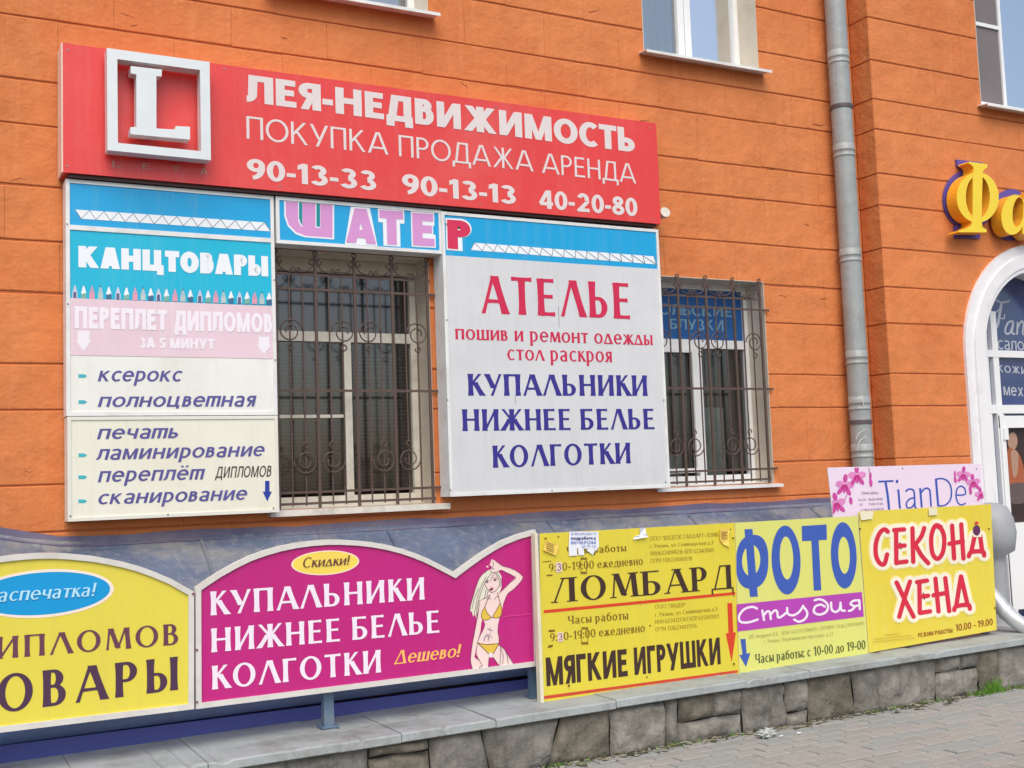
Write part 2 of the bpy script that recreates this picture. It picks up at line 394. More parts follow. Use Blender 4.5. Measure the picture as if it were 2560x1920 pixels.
        if c == 'с': A(.32, x / 2, .29, x / 2 + .01, 48, 312, T, t, 24); return .56
        if c == 'р':
            s.lines = (-.28, x); L(.12, -.28, .12, x, T); s.bowl(.12, .28, 0, x, .27); return .60
        if c == 'у': L(.07, x, .30, .06, T); L(.54, x, .20, -.26, t); return .58
        if c == 'б': A(.32, x / 2, .29, x / 2 + .01, 0, 360, T, t, 30); A(.42, .62, .36, .34, 95, 185, T, t, 12); L(.40, .93, .58, .98, t, False); return .64
        if c in 'абвгдежзийклмнопрстуфхцчшщьыэюя':
            s.v2 = len(s.v); k0 = s.v2; s.low = True; a = s.glyph(c.upper(), 1.0); s.low = False
            T0 = .76; 
            s.v[k0:] = [(v[0] * T0, v[1] * x, v[2]) for v in s.v[k0:]]
            return a * T0
        return None
    def text(s, txt, track=.05):
        X = 0.0
        for ch in txt:
            if ch == ' ': X += .34; continue
            s.k = 0 if s.k > 40 else s.k
            b = len(s.v); a = None; fb = len(s.f)
            s0 = (s.T, s.t)
            if ch.islower() and ch not in 'аеёосруб': s.T, s.t = s.T / .76, s.t / .70
            try: a = s.glyph(ch)
            finally: s.T, s.t = s0
            if a is None:
                s.k += 1; v, f = inter(ch, 0.012 + (s.T - .12) * .2)
                if not v: continue
                x0 = min(p[0] for p in v); x1 = max(p[0] for p in v)
                s.v += [((p[0] - x0 + .02) * .9, p[1], s.k) for p in v]; s.f += [[b + i for i in q] for q in f]; a = (x1 - x0 + .04) * .9
            if s.sans:                                  # even side bearings whatever the weight
                m0 = min(p[0] for p in s.v[b:]); m1 = max(p[0] for p in s.v[b:])
                k_ = (.03 if ch in 'ТУАЛДтулд-.,:' else .04 if ch in 'ОСЭоесэ0689' else .02 if ch in 'ЯЬЫ' else .11) * (1.1 - 2.2 * s.T)
                s.v[b:] = [(p[0] - m0 + k_ / 2, p[1], p[2]) for p in s.v[b:]]; a = m1 - m0 + k_
            s.v[b:] = [(p[0] + X + p[1] * s.slant, p[1], p[2]) for p in s.v[b:]]
            X += a + track; s.spans.append((b, len(s.v), fb, len(s.f)))
        return s.v, s.f

def put(parent, txt, box, Y, mt, style='sans', off=0.0, top='cap', T=.17, t=.09, fl=.25, serif=.09, slant=0.0, track=.05,
        lift=.0015, name='lettering', label=None, space=1.0, depth=0.0):
    """flat print: box = (x left, y cap-top left, y baseline left, x right, y top right, y baseline right) on plane Y"""
    if style == 'sans':
        TT = .13 + 2.6 * off; g = Glyphs(TT, TT * .9, 0, 0, slant, True); v, f = g.text(txt, .03)
    else:
        g = Glyphs(T, t, fl, serif if style == 'serif' else 0.0, slant); v, f = g.text(txt, track)
    H = {'cap': 1.0, 'x': .70, 'dig': 1.0}[top]
    x0 = min(p[0] for p in v); x1 = max(p[0] for p in v)
    xl, tl, bl, xr, tr, br = box
    A, B_, C_, D_ = P(xl, tl, Y), P(xl, bl, Y), P(xr, tr, Y), P(xr, br, Y)
    XL = (A.x + B_.x) / 2; XR = (C_.x + D_.x) / 2
    W_ = []
    for p in v:
        u = (p[0] - x0) / (x1 - x0); w = p[1] / H
        zb = B_.z + (D_.z - B_.z) * u; zt = A.z + (C_.z - A.z) * u
        W_.append((XL + (XR - XL) * u, Y - lift - p[2] * .00003, zb + (zt - zb) * w))
    big = (bl - tl) >= 24 and len(g.spans) > 1
    if big:
        for (a, b, fa, fb) in g.spans:
            mb = MB(); mb.v = W_[a:b]; mb.f = [[i - a for i in q] for q in f[fa:fb]]; mb.mi = [0] * len(mb.f)
            mb.build('letter' if name == 'lettering' else name, mt, parent)
        return None
    mb = MB(); mb.v = W_; mb.f = [list(q) for q in f]; mb.mi = [0] * len(f)
    return mb.build(name, mt, parent, label=label, kind='stuff' if len(g.spans) > 1 else None)

class Print:                            # flat artwork traced on plane Y, in crop coordinates
    def __init__(s, Y, ox=0, oy=0, sc=1.0): s.Y = Y; s.o = (ox, oy, sc); s.mb = MB(); s.k = 0
    def w(s, p, lift): q = P(s.o[0] + p[0] / s.o[2], s.o[1] + p[1] / s.o[2], s.Y); return Vector((q.x, s.Y - lift, q.z))
    def poly(s, pts, mt, smooth=False, lift=None):
        s.k += 1; lf = (.0012 + s.k * .00006) if lift is None else lift
        if smooth: pts = [(p.x, p.y) for p in smooth_line([(a, b, 0) for a, b in pts], 4, True)]
        s.mb.poly([s.w(p, lf) for p in pts], s.mb.m(mt))
    def ell(s, cx, cy, rx, ry, mt, rot=0, n=28):
        a = math.radians(rot)
        s.poly([(cx + rx * math.cos(q) * math.cos(a) - ry * math.sin(q) * math.sin(a), cy + rx * math.cos(q) * math.sin(a) + ry * math.sin(q) * math.cos(a))
                for q in [2 * math.pi * i / n for i in range(n)]], mt)
    def stroke(s, pts, wd, mt, smooth=True, taper=0.0, cap=True, lift=None):
        if smooth and len(pts) > 2: pts = [(p.x, p.y) for p in smooth_line([(a, b, 0) for a, b in pts], 5)]
        n = len(pts); Lp = []; Rp = []
        for i, p in enumerate(pts):
            a = pts[max(0, i - 1)]; b = pts[min(n - 1, i + 1)]; dx, dy = b[0] - a[0], b[1] - a[1]; d = math.hypot(dx, dy) or 1
            h = wd / 2 * (1 - taper * abs(2 * i / (n - 1) - 1))
            Lp.append((p[0] - dy / d * h, p[1] + dx / d * h)); Rp.append((p[0] + dy / d * h, p[1] - dx / d * h))
        s.k += 1; lf = (.0012 + s.k * .00006) if lift is None else lift
        for i in range(n - 1): s.mb.face([s.w(q_, lf + i * 1.3e-6) for q_ in (Lp[i], Rp[i], Rp[i + 1], Lp[i + 1])], s.mb.m(mt))
        if cap and taper == 0:
            for p in (pts[0], pts[-1]): 
                s.k += 1; lf2 = (.0012 + s.k * .00006) if lift is None else lift + .00004
                s.mb.poly([s.w((p[0] + wd / 2 * math.cos(q), p[1] + wd / 2 * math.sin(q)), lf2) for q in [math.pi * 2 * i / 14 for i in range(14)]], s.mb.m(mt))
    def build(s, name, parent, label=None): return s.mb.build(name, None, parent, label=label, kind='stuff' if name in ('pencil_row', 'triangle_band', 'print_lines', 'scratches', 'scuff_marks', 'printed_lines', 'lettering', 'orchid_print') else None)

# ================================================================== SETTING
YW, YG, YS, YB, YF = 7.15, 6.935, 5.82, 6.03, 6.10     # wall, wing wall, stone face, boards, fence signs
COPZ = lambda x: .298 + .009 * (x - 1.8)

g = MB(); g.box(-150, 150, -150, YS + .02, -.35, -.055, 0); g.box(-150, 150, 10, 150, -.35, -.055, 0)
g.build('ground', mat('asphalt', (62, 60, 58), .9, .15, 2, .4, 40), kind='structure')
# ---- pavement with individual paving stones
pv = empty('pavement', (5, 5, 0), kind='structure')
b = MB(); b.box(-1, 12, 3.2, YS + .015, -.054, -.018); b.box(7.19 + .6, 12, YS + .015, 6.93, -.054, -.012)
b.build('joint_bed', mat('sandy joint', (66, 64, 54), .95, .2, 8, .5, 60, stain=(84, 92, 62), stain_amt=.4), pv)
PM = [mat('paving stone %s' % n, c, .82, .16, 7, .35, 80, stain=(116, 114, 108), stain_amt=.45, stain_scale=3, fine=.08)
      for n, c in (('warm grey', (158, 158, 151)), ('cool grey', (151, 154, 150)), ('pinkish', (160, 156, 149)), ('dull', (153, 152, 145)))]
PL, PWD = .205, .108
base = []
for k in range(4):
    m_ = MB(); x, y, c = PL / 2 - .0045, PWD / 2 - .0055, .005
    m_.v = [(-x, -y, -.04), (x, -y, -.04), (x, y, -.04), (-x, y, -.04), (-x, -y, -c), (x, -y, -c), (x, y, -c), (-x, y, -c),
            (-x + c, -y + c, 0), (x - c, -y + c, 0), (x - c, y - c, 0), (-x + c, y - c, 0)]
    for a in (0, 4):
        for i in range(4): m_.f.append([a + i, a + (i + 1) % 4, a + 4 + (i + 1) % 4, a + 4 + i])
    m_.f.append([8, 9, 10, 11]); m_.mi = [0] * len(m_.f)
    o = m_.build('paving_stone', PM[k]); base.append(o.data); bpy.data.objects.remove(o)
def project(p):
    d = Vector(p) - CAM; r = RX * d.x + RY * d.y + RZ * d.z
    return (CX + FPX * r.x / r.z, CY + FPX * r.y / r.z) if r.z > .1 else (-9999, -9999)
stuff = MB(); cnt = 0; cand = []
rows = int((YS - 3.6) / PWD)
for r in range(-9, rows):
    yy = YS - .02 - PWD * (r + .5)
    for c in range(0, 62):
        xx = .1 + PL * (c + (.5 if r % 2 else 0)) + random.uniform(-.003, .003)
        if xx > 11.5: continue
        if r < 0 and xx < 8.0: continue
        q = project((xx, yy, 0)); inside = -30 < q[0] < 2600 and -30 < q[1] < 1960
        cand.append((not inside, math.hypot(xx, yy), xx, yy))
cand.sort()
for out, d, xx, yy in cand:
    z = random.uniform(-.003, .003)
    if not out and cnt < 300:
        o = bpy.data.objects.new('paving_stone', random.choice(base)); COL.objects.link(o)
        o.location = (xx, yy, z); o.rotation_euler = (random.uniform(-.008, .008), random.uniform(-.008, .008), random.uniform(-.012, .012))
        adopt(o, pv); cnt += 1
    else:
        x, y = PL / 2 - .004, PWD / 2 - .0035
        stuff.box(xx - x, xx + x, yy - y, yy + y, -.04, z, random.randrange(4), 'b')
so_ = stuff.build('far_paving_stones', PM, pv, kind='stuff')

# ---- building
bld = empty('building', (4, 7.4, 0), 'orange plastered building with grooved block courses and a projecting right wing', 'building')
def op(px_l, px_r, Y): return (PX(px_l, Y), PX(px_r, Y))
Z_SILL_M = PZ(900, 1274, YW) + .01
mw_top = PZ(700, 667, 7.37) - .02
OPEN_M = [  # main wall: x0,x1,z0,z1
    (2.075, 3.16, PZ(1000, 1262, YW), 3.13),
    (4.98, 6.075, PZ(1800, 1212, YW), 3.11),
    (5.03, 6.15, PZ(1612, 119, YW) - .05, 6.55),
    (PX(1066, YW, 10) - 1.12, PX(1066, YW, 10), PZ(1066, 24, YW) - .05, 6.35)]
WX0 = PX(2432, YG, 0)
OPEN_W = [(WX0, WX0 + 1.15, PZ(2448, 252, YG) - .05, 6.9)]
ACX, ACZ, ARI, ARO = 9.06, 2.56, .76, 1.0
for i in range(8):        # stepped hole behind the arched surround
    a0 = i / 8 * .88; OPEN_W.append((ACX - .88, ACX + .88, -.1, ACZ)) if i == 0 else None
    z0 = ACZ + .88 * (i / 8); z1 = ACZ + .88 * ((i + 1) / 8); hw = math.sqrt(max(0, .88 ** 2 - (z0 - ACZ) ** 2)) 
    OPEN_W.append((ACX - hw, ACX + hw, z0, z1))
ZC = [PZ(1900, y, YW) for y in (1243, 1157, 1020, 936, 806, 712, 612, 501, 420, 307, 229, 130, 21)]
ZC = [.05, .45, .82, 1.12] + ZC + [ZC[-1] + .36, ZC[-1] + .66, ZC[-1] + 1.02, ZC[-1] + 1.35, ZC[-1] + 1.7]
def cut(x0, x1, z0, z1, holes):
    rects = [(x0, x1, z0, z1)]
    for hx0, hx1, hz0, hz1 in holes:
        nr = []
        for a, b_, c, d in rects:
            if hx0 >= b_ or hx1 <= a or hz0 >= d or hz1 <= c: nr.append((a, b_, c, d)); continue
            if hz0 > c: nr.append((a, b_, c, hz0))
            if hz1 < d: nr.append((a, b_, hz1, d))
            zz0, zz1 = max(c, hz0), min(d, hz1)
            if hx0 > a: nr.append((a, hx0, zz0, zz1))
            if hx1 < b_: nr.append((hx1, b_, zz0, zz1))
        rects = nr
    return [r for r in rects if r[1] - r[0] > .004 and r[3] - r[2] > .004]
def backing(x0, x1, Y, z0, z1, holes, th=.28):
    mb = MB()
    for a, b_, c, d in cut(x0, x1, z0, z1, holes): mb.box(a, b_, Y, Y + th, c, d)
    return mb
wall = backing(-3.0, 7.19, YW, -.05, 7.4, OPEN_M).build('wall', M_JOINT, bld)
wing = backing(7.19, 12.0, YG, -.05, 7.4, OPEN_W, .4).build('wing_wall', M_JOINT, bld)
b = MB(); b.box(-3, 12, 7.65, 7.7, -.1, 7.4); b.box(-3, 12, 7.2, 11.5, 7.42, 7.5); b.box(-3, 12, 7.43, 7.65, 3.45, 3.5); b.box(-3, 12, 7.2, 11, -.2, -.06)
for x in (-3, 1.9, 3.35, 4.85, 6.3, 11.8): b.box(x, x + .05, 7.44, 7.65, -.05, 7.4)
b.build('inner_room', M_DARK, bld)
def block(x0, x1, z0, z1, Y, holes, par, gx=.0005, gz=.0062, pr=.008):
    rs = cut(x0, x1, z0, z1, holes)
    if not rs: return
    mb = MB(); ch = .005
    j = [random.uniform(-.0025, .0025) for _ in range(4)]
    for a, b_, c, d in rs:
        L_ = abs(a - x0) < 1e-6; R_ = abs(b_ - x1) < 1e-6; B_ = abs(c - z0) < 1e-6; T_ = abs(d - z1) < 1e-6
        A0 = a + (gx if L_ else 0); A1 = b_ - (gx if R_ else 0); C0 = c + (gz + j[0] if B_ else 0); C1 = d - (gz + j[1] if T_ else 0)
        a0 = A0 + (.0006 if L_ else 0); a1 = A1 - (.0006 if R_ else 0); c0 = C0 + (ch if B_ else 0); c1 = C1 - (ch if T_ else 0)
        if A1 - A0 < .003 or C1 - C0 < .003: continue
        v = len(mb.v); yb, yf = Y - .0005, Y - pr
        k0, k1, k2, k3 = [random.uniform(-.0035, .0035) for _ in range(4)] if len(rs) == 1 else (0, 0, 0, 0)
        mb.v += [(A0, yb, C0 + k0), (A1, yb, C0 + k1), (A1, yb, C1 + k2), (A0, yb, C1 + k3), (A0, Y - pr * .6, C0 + k0), (A1, Y - pr * .6, C0 + k1), (A1, Y - pr * .6, C1 + k2), (A0, Y - pr * .6, C1 + k3),
                 (a0, yf, c0 + k0), (a1, yf, c0 + k1), (a1, yf, c1 + k2), (a0, yf, c1 + k3)]
        for s in (0, 4):
            for i in range(4): mb.f.append([v + s + i, v + s + (i + 1) % 4, v + s + 4 + (i + 1) % 4, v + s + 4 + i]); mb.mi.append(0)
        mb.f.append([v + 8, v + 9, v + 10, v + 11]); mb.mi.append(0)
    if mb.f: mb.build('plaster_block', M_ORANGE, par)
for i in range(len(ZC) - 1):
    z0, z1 = ZC[i], ZC[i + 1]
    if z1 < 1.0: continue
    x = -.51 + (.33 if i % 2 else 0); edges = [-.9]
    while x < 6.55: edges.append(x + random.uniform(-.03, .03)); x += .665
    edges += [6.72, 7.175]
    for a, b_ in zip(edges, edges[1:]): block(a, b_, z0, z1, YW, OPEN_M, wall)
    edges = [7.19]; x = 7.95 + (.35 if i % 2 else 0)
    while x < 11.4: edges.append(x + random.uniform(-.03, .03)); x += .7
    for a, b_ in zip(edges, edges[1:]): block(a, b_, z0, z1, YG, OPEN_W, wing)
    # return face of the wing
    mb = MB(); mb.box(7.182, 7.19, YG - .006, YW - .009, z0 + .006, z1 - .006); mb.build('plaster_block', M_ORANGE, wing)
b = MB(); b.box(-3, 7.17, YW - .012, YW - .0005, -.05, ZC[3] - .008, 0, 'k'); b.build('plain_plaster', M_ORANGE, wall)
b = MB()
for a, b_, c, d in cut(7.18, 11.6, -.05, ZC[3] - .008, OPEN_W): b.box(a, b_, YG - .012, YG - .0005, c, d, 0, 'k')
b.build('plain_plaster', M_ORANGE, wing)

M_CURT = mat('net curtain', (196, 208, 214), .9, .1, 3, stretch=(14, 1, .4), stain=(150, 172, 186), stain_amt=.6, stain_scale=1.2)
def curtain(x0, x1, z0, z1, Y, par, mt, amp=.015, fr=42):
    mb = MB(); n = 60; b0 = 0
    for i in range(n + 1):
        x = x0 + (x1 - x0) * i / n; y = Y + amp * math.sin(x * fr) + amp * .5 * math.sin(x * fr * .37 + 1)
        mb.v += [(x, y, z0), (x, y, z1)]
    for i in range(n): mb.f.append([2 * i, 2 * i + 2, 2 * i + 3, 2 * i + 1]); mb.mi.append(0)
    return mb.build('curtain', mt, par, smooth=True)
def window(o, Y, Yw, bars, hbars, panes, side=.05, sill_out=.12, sill=True, wm=M_WHITE, rev=M_REVEAL, gl=M_GLASSU, curt=True, label=None, sash=()):
    x0, x1, z0, z1 = o; w = MB(); f = .045
    w.box(x0 + .001, x0 + f, Yw, Yw + .06, z0 + .001, z1 - .001); w.box(x1 - f, x1 - .001, Yw, Yw + .06, z0 + .001, z1 - .001)
    w.box(x0 + f, x1 - f, Yw, Yw + .06, z1 - f, z1 - .001); w.box(x0 + f, x1 - f, Yw, Yw + .06, z0 + .001, z0 + f + side)
    for a, b_, c, d in bars: w.box(a, b_, Yw - .004, Yw + .055, c, d)
    win = w.build('window', wm, bld, label=label)
    r = MB(); e = .012
    r.box(x0 - .004, x0 + .0005, Y - e - .002, Yw, z0, z1); r.box(x1 - .0005, x1 + .004, Y - e - .002, Yw, z0, z1); r.box(x0, x1, Y - e, Yw, z1 - .0005, z1 + .004)
    r.box(x0, x1, Y, Yw, z0 - .004, z0 + .0005)
    r.build('reveal', rev, win)
    for a, b_, c, d in panes:
        p = MB(); p.face([(a, Yw + .03, c), (b_, Yw + .03, c), (b_, Yw + .03, d), (a, Yw + .03, d)]); p.build('pane', gl, win)
    for a, b_, c, d in sash:
        s_ = MB(); t_ = .035; s_.box(a, a + t_, Yw - .02, Yw + .02, c, d); s_.box(b_ - t_, b_, Yw - .02, Yw + .02, c, d)
        s_.box(a + t_, b_ - t_, Yw - .018, Yw + .02, d - t_, d); s_.box(a + t_, b_ - t_, Yw - .018, Yw + .02, c, c + t_); s_.build('sash', wm, win)
    if sill:
        s_ = MB()
        pts = [(Yw, z0 + .012), (Y - sill_out, z0 - .012), (Y - sill_out, z0 - .034), (Y - sill_out + .004, z0 - .034), (Y - sill_out + .006, z0 - .018), (Yw, z0 + .002)]
        A = [Vector((x0 - .05, y, z)) for y, z in pts]; B_ = [Vector((x1 + .05, y, z)) for y, z in pts]
        s_.poly(A); s_.poly(B_); n = len(pts); v = len(s_.v); s_.v += [tuple(p) for p in A + B_]
        for i in range(n): j = (i + 1) % n; s_.f.append([v + i, v + j, v + n + j, v + n + i]); s_.mi.append(0)
        s_.build('sill', M_FRAME, win)
    if curt: curtain(x0 + .03, x1 - .03, z0 + .05, z1, Yw + .085, win, M_CURT)
    return win
YWI = YW + .21
# upper middle window
x0, x1, z0, z1 = OPEN_M[2]; mx = (x0 + x1) / 2
window(OPEN_M[2], YW, YWI, [(mx - .065, mx - .003, z0 + .05, z1 - .04), (mx + .003, mx + .065, z0 + .05, z1 - .04)],
       [], [(x0 + .045, mx - .065, z0 + .09, z1 - .05), (mx + .065, x1 - .045, z0 + .09, z1 - .05)])
x0, x1, z0, z1 = OPEN_M[3]; mx = (x0 + x1) / 2
window(OPEN_M[3], YW, YWI, [(mx - .06, mx + .06, z0 + .05, z1 - .04)], [], [(x0 + .045, mx - .06, z0 + .09, z1 - .05), (mx + .06, x1 - .045, z0 + .09, z1 - .05)])
x0, x1, z0, z1 = OPEN_W[0]; mx = PX(2504, YG + .1, 130)
uw = window(OPEN_W[0], YG, YG + .1, [(mx - .018, mx + .018, z0 + .05, z1 - .04), (x0 + .02, mx - .018, PZ(2460, 67, YG + .1), PZ(2460, 61, YG + .1) + .01)], [],
       [(x0 + .02, mx - .018, z0 + .05, z1 - .05), (mx + .018, x1 - .045, z0 + .05, z1 - .05)])
b = MB(); b.face([(x0 + .025, YG + .112, z0 + .06), (mx - .02, YG + .112, z0 + .06), (mx - .02, YG + .112, z1 - .06), (x0 + .025, YG + .112, z1 - .06)]); b.build('insect_screen', mat('grey insect screen', (118, 112, 114), .8, .08), uw)
# ground floor windows
YM = 7.37
x0, x1, z0, z1 = OPEN_M[0]; a, b_ = PX(862, YM, 1000), PX(880, YM, 1000)
tz0, tz1 = PZ(695, 851, YM), PZ(695, 826, YM)
bl0, bl1 = z0 + .05, tz0
mw = window(OPEN_M[0], YW, YM, [(x0 + .04, x1 - .04, tz0, tz1), (a, b_, z0 + .06, tz0), (x0 + .04, a, PZ(760, 1045, YM), PZ(760, 1037, YM))], [],
       [(x0 + .045, x1 - .045, tz1, mw_top), (x0 + .045, a, z0 + .1, tz0), (b_, x1 - .045, z0 + .1, tz0)], side=.03, sill=False, wm=M_OLDWHITE, gl=M_GLASS, curt=False, sill_out=.06)
b = MB(); b.box(2.02, 3.24, YW - .085, YM, z0 - .04, z0 - .001); b.build('sill', M_OLDWHITE, mw)
b = MB(); b.box(x0 + .002, x1 - .002, YM - .03, YM + .05, mw_top, z1 - .002); b.build('lintel_board', M_REVEAL, mw)
b = MB()
for i in range(46):
    z = z0 + .1 + i * .0255
    if z < tz0 - .01:
        v = len(b.v); b.v += [(b_ + .01, YM + .07, z), (x1 - .05, YM + .07, z), (x1 - .05, YM + .088, z + .012), (b_ + .01, YM + .088, z + .012)]; b.f.append([v, v + 1, v + 2, v + 3]); b.mi.append(0)
        v = len(b.v); b.v += [(x0 + .05, YM + .07, z), (a - .01, YM + .07, z), (a - .01, YM + .088, z + .012), (x0 + .05, YM + .088, z + .012)]; b.f.append([v, v + 1, v + 2, v + 3]); b.mi.append(0)
b.build('blind', mat('brown blind', (92, 76, 66), .6, .1), mw, kind='stuff')
b = MB(); b.box(x0 + .05, x1 - .05, YM + .2, YM + .23, z0 + .05, z0 + .5); b.box(b_ + .05, x1 - .15, YM + .1, YM + .16, z0 + .62, z0 + .645); b.build('shelf', mat('shelf wood', (88, 66, 50), .6, .1), mw)
YR = 7.35
x0, x1, z0, z1 = OPEN_M[1]
a, b_ = PX(1741, YR, 1000), PX(1758, YR, 1000); tz0, tz1 = PZ(1800, 872, YR), PZ(1800, 851, YR)
rw = window(OPEN_M[1], YW, YR, [(x0 + .04, x1 - .04, tz0, tz1), (a, b_, z0 + .06, tz0)], [],
       [(x0 + .045, x1 - .045, tz1, z1 - .05), (x0 + .08, a - .035, z0 + .14, tz0 - .04), (b_, x1 - .045, z0 + .1, tz0)], side=.03, sill_out=.07, wm=M_WHITE, gl=M_GLASS, curt=False,
       sash=[(x0 + .045, a, z0 + .1, tz0 - .003)])
b = MB(); b.box(x0 + .046, x1 - .046, YR + .018, YR + .020, tz1 + .002, z1 - .046); b.build('poster', mat('blue window film', (26, 92, 160), .5, .12, 3), rw)
put(rw, 'ПОЛЬСКИЕ', (1618, 757, 785, 1829, 768, 793), YR + .018, mat('pale film letters', (120, 160, 186), .6), off=.02, top='cap', lift=.002)
put(rw, 'БЛУЗКИ', (1674, 797, 822, 1808, 800, 828), YR + .018, MATS['pale film letters'], off=.01, top='cap', lift=.002)
curtain(b_ + .35, x1 - .05, z0 + .08, tz0, YR + .14, rw, mat('grey curtain', (118, 116, 116), .9, .1), .012)
b = MB(); b.box(b_ + .06, b_ + .32, YR + .16, YR + .19, z0 + .05, z0 + .62); b.box(x0 + .1, a - .05, YR + .16, YR + .2, z0 + .05, z0 + .25); b.build('shelf', mat('pale goods', (150, 165, 165), .7, .3, 9), rw)

# ---- arched entrance
M_ARCH = mat('white arch plaster', (236, 236, 238), .6, .05, 4, stain=(196, 190, 184), stain_amt=.35, stain_scale=3)
ent = MB()
def archring(mb, r0, r1, y0, y1, zb, n=28):
    pts = []
    for r in (r1, r0):
        q = [(ACX - r, zb)] + [(ACX - r * math.cos(math.pi * i / n), ACZ + r * math.sin(math.pi * i / n)) for i in range(n + 1)] + [(ACX + r, zb)]
        pts.append(q)
    O, I = pts; N = len(O)
    v = len(mb.v)
    for q, y in ((O, y0), (I, y0), (I, y1), (O, y1)): mb.v += [(x, y, z) for x, z in q]
    for k in range(4):
        a_, b2 = k * N, ((k + 1) % 4) * N
        for i in range(N - 1): mb.f.append([v + a_ + i, v + a_ + i + 1, v + b2 + i + 1, v + b2 + i]); mb.mi.append(0)
archring(ent, .90, ARO, YG - .035, YG + .01, .1); archring(ent, .80, .902, YG - .055, YG + .01, .1); archring(ent, ARI, .802, YG - .042, YG + .32, .1)
door = ent.build('arched_entrance', M_ARCH, bld, smooth=False)
YD = YG + .26
b = MB()
xl = ACX - ARI - .01
for (pa, pb) in ((2460, 2468), (2480, 2494)): b.box(PX(pa, YD, 950), PX(pb, YD, 950), YD - .03, YD + .03, .2, ACZ + .42)
for pt, pb in ((877, 894), (1013, 1034)): b.box(xl, ACX + ARI, YD - .034, YD + .026, PZ(2500, pb, YD), PZ(2500, pt, YD))
b.box(PX(2500, YD, 1200), PX(2512, YD, 1200), YD - .045, YD + .02, .25, PZ(2500, 1034, YD) - .01)
b.box(PX(2500, YD, 1200), ACX + .5, YD - .04, YD + .02, PZ(2520, 1070, YD), PZ(2520, 1040, YD)); b.box(PX(2500, YD, 1200), ACX + .5, YD - .04, YD + .02, PZ(2520, 1525, YD), PZ(2520, 1308, YD))
b.box(ACX + .46, ACX + .52, YD - .045, YD + .02, .25, PZ(2500, 1034, YD) - .01)
b.build('door_frame', M_WHITE, door)
b = MB(); b.box(PX(2497, YD, 1090), PX(2508, YD, 1090), YD - .06, YD - .03, PZ(2500, 1100, YD), PZ(2500, 1070, YD)); b.build('hinge', M_WHITE, door)
b = MB()
n = 20
pts = [(ACX - ARI, .2), (ACX + ARI, .2)] + [(ACX + ARI * math.cos(math.pi * i / n), ACZ + ARI * math.sin(math.pi * i / n)) for i in range(n + 1)]
b.poly([(x, YD + .015, z) for x, z in pts]); b.build('door_glass', mat('slate blue glass film', (50, 66, 122), .15, .25, 2, spec=.7, coat=.5, stain=(70, 84, 112), stain_amt=.5), door)
# soft print on the dark glass
MG = mat('frosted letters', (176, 182, 194), .6)
Q = Print(YD + .015, 2340, 380, 3.19)
for pts, w_ in (([(440, 1195), (470, 1180), (520, 1200), (580, 1190)], 14), ([(520, 1215), (505, 1300), (490, 1380), (455, 1435)], 22), ([(455, 1310), (470, 1290), (500, 1255), (520, 1240)], 10),
                ([(500, 1320), (540, 1330), (545, 1300)], 10), ([(610, 1350), (575, 1360), (550, 1420), (565, 1452), (595, 1430), (615, 1360), (605, 1440), (625, 1450)], 15),
                ([(650, 1360), (645, 1450)], 15), ([(650, 1400), (680, 1350), (695, 1370), (690, 1450), (720, 1450)], 14)): Q.stroke(pts, w_, MG)
Q.build('lettering', door)
put(door, 'салон', (2493, 850, 873, 2577, 855, 877), YD + .015, MG, off=-.005, top='x', lift=.003)
put(door, 'кожи', (2493, 912, 930, 2566, 918, 936), YD + .015, MG, off=.0, top='x', lift=.003)
put(door, 'меха', (2508, 966, 988, 2572, 970, 992), YD + .015, MG, off=.0, top='x', lift=.003)
Q = Print(YD + .012, 2340, 860, 1.975)
PA = [mat('poster dark', (58, 42, 40), .4), mat('poster skin', (176, 140, 118), .5), mat('poster orange', (166, 92, 58), .5), mat('poster grey', (98, 84, 82), .5)]
Q.poly([(340, 415), (470, 415), (470, 885), (358, 885)], PA[0]); Q.ell(378, 480, 24, 44, PA[1]); Q.poly([(355, 520), (400, 530), (430, 600), (440, 700), (355, 700), (350, 600)], PA[2], True)
Q.poly([(370, 530), (405, 540), (400, 640), (380, 650)], PA[1], True); Q.poly([(355, 700), (440, 690), (440, 780), (360, 780)], PA[3], True)
Q.build('poster', door)
b = MB(); b.box(PX(2400, YG, 1200), 11, YG - .6, YG + .1, -.05, .22); b.build('doorstep', mat('concrete step', (130, 124, 116), .9, .12, 5, .4), door)

# ================================================================== SIGNS ON THE WALL
def panelbox(x0, x1, z0, z1, Yf, Yb, par, fr=.02, frame=M_FRAME, name='frame', lip=.006):
    """frame profile + casing; returns inner face rect"""
    m_ = MB()
    m_.box(x0, x0 + fr, Yf - lip, Yb, z0, z1); m_.box(x1 - fr, x1, Yf - lip, Yb, z0, z1)
    m_.box(x0 + fr, x1 - fr, Yf - lip, Yb, z0, z0 + fr); m_.box(x0 + fr, x1 - fr, Yf - lip, Yb, z1 - fr, z1)
    m_.build(name, frame, par)
    return (x0 + fr, x1 - fr, z0 + fr, z1 - fr)
def face(r, Y, mt, par, name='face_panel', th=.004):
    m_ = MB(); m_.box(r[0], r[1], Y, Y + th, r[2], r[3]); return m_.build(name, mt, par)

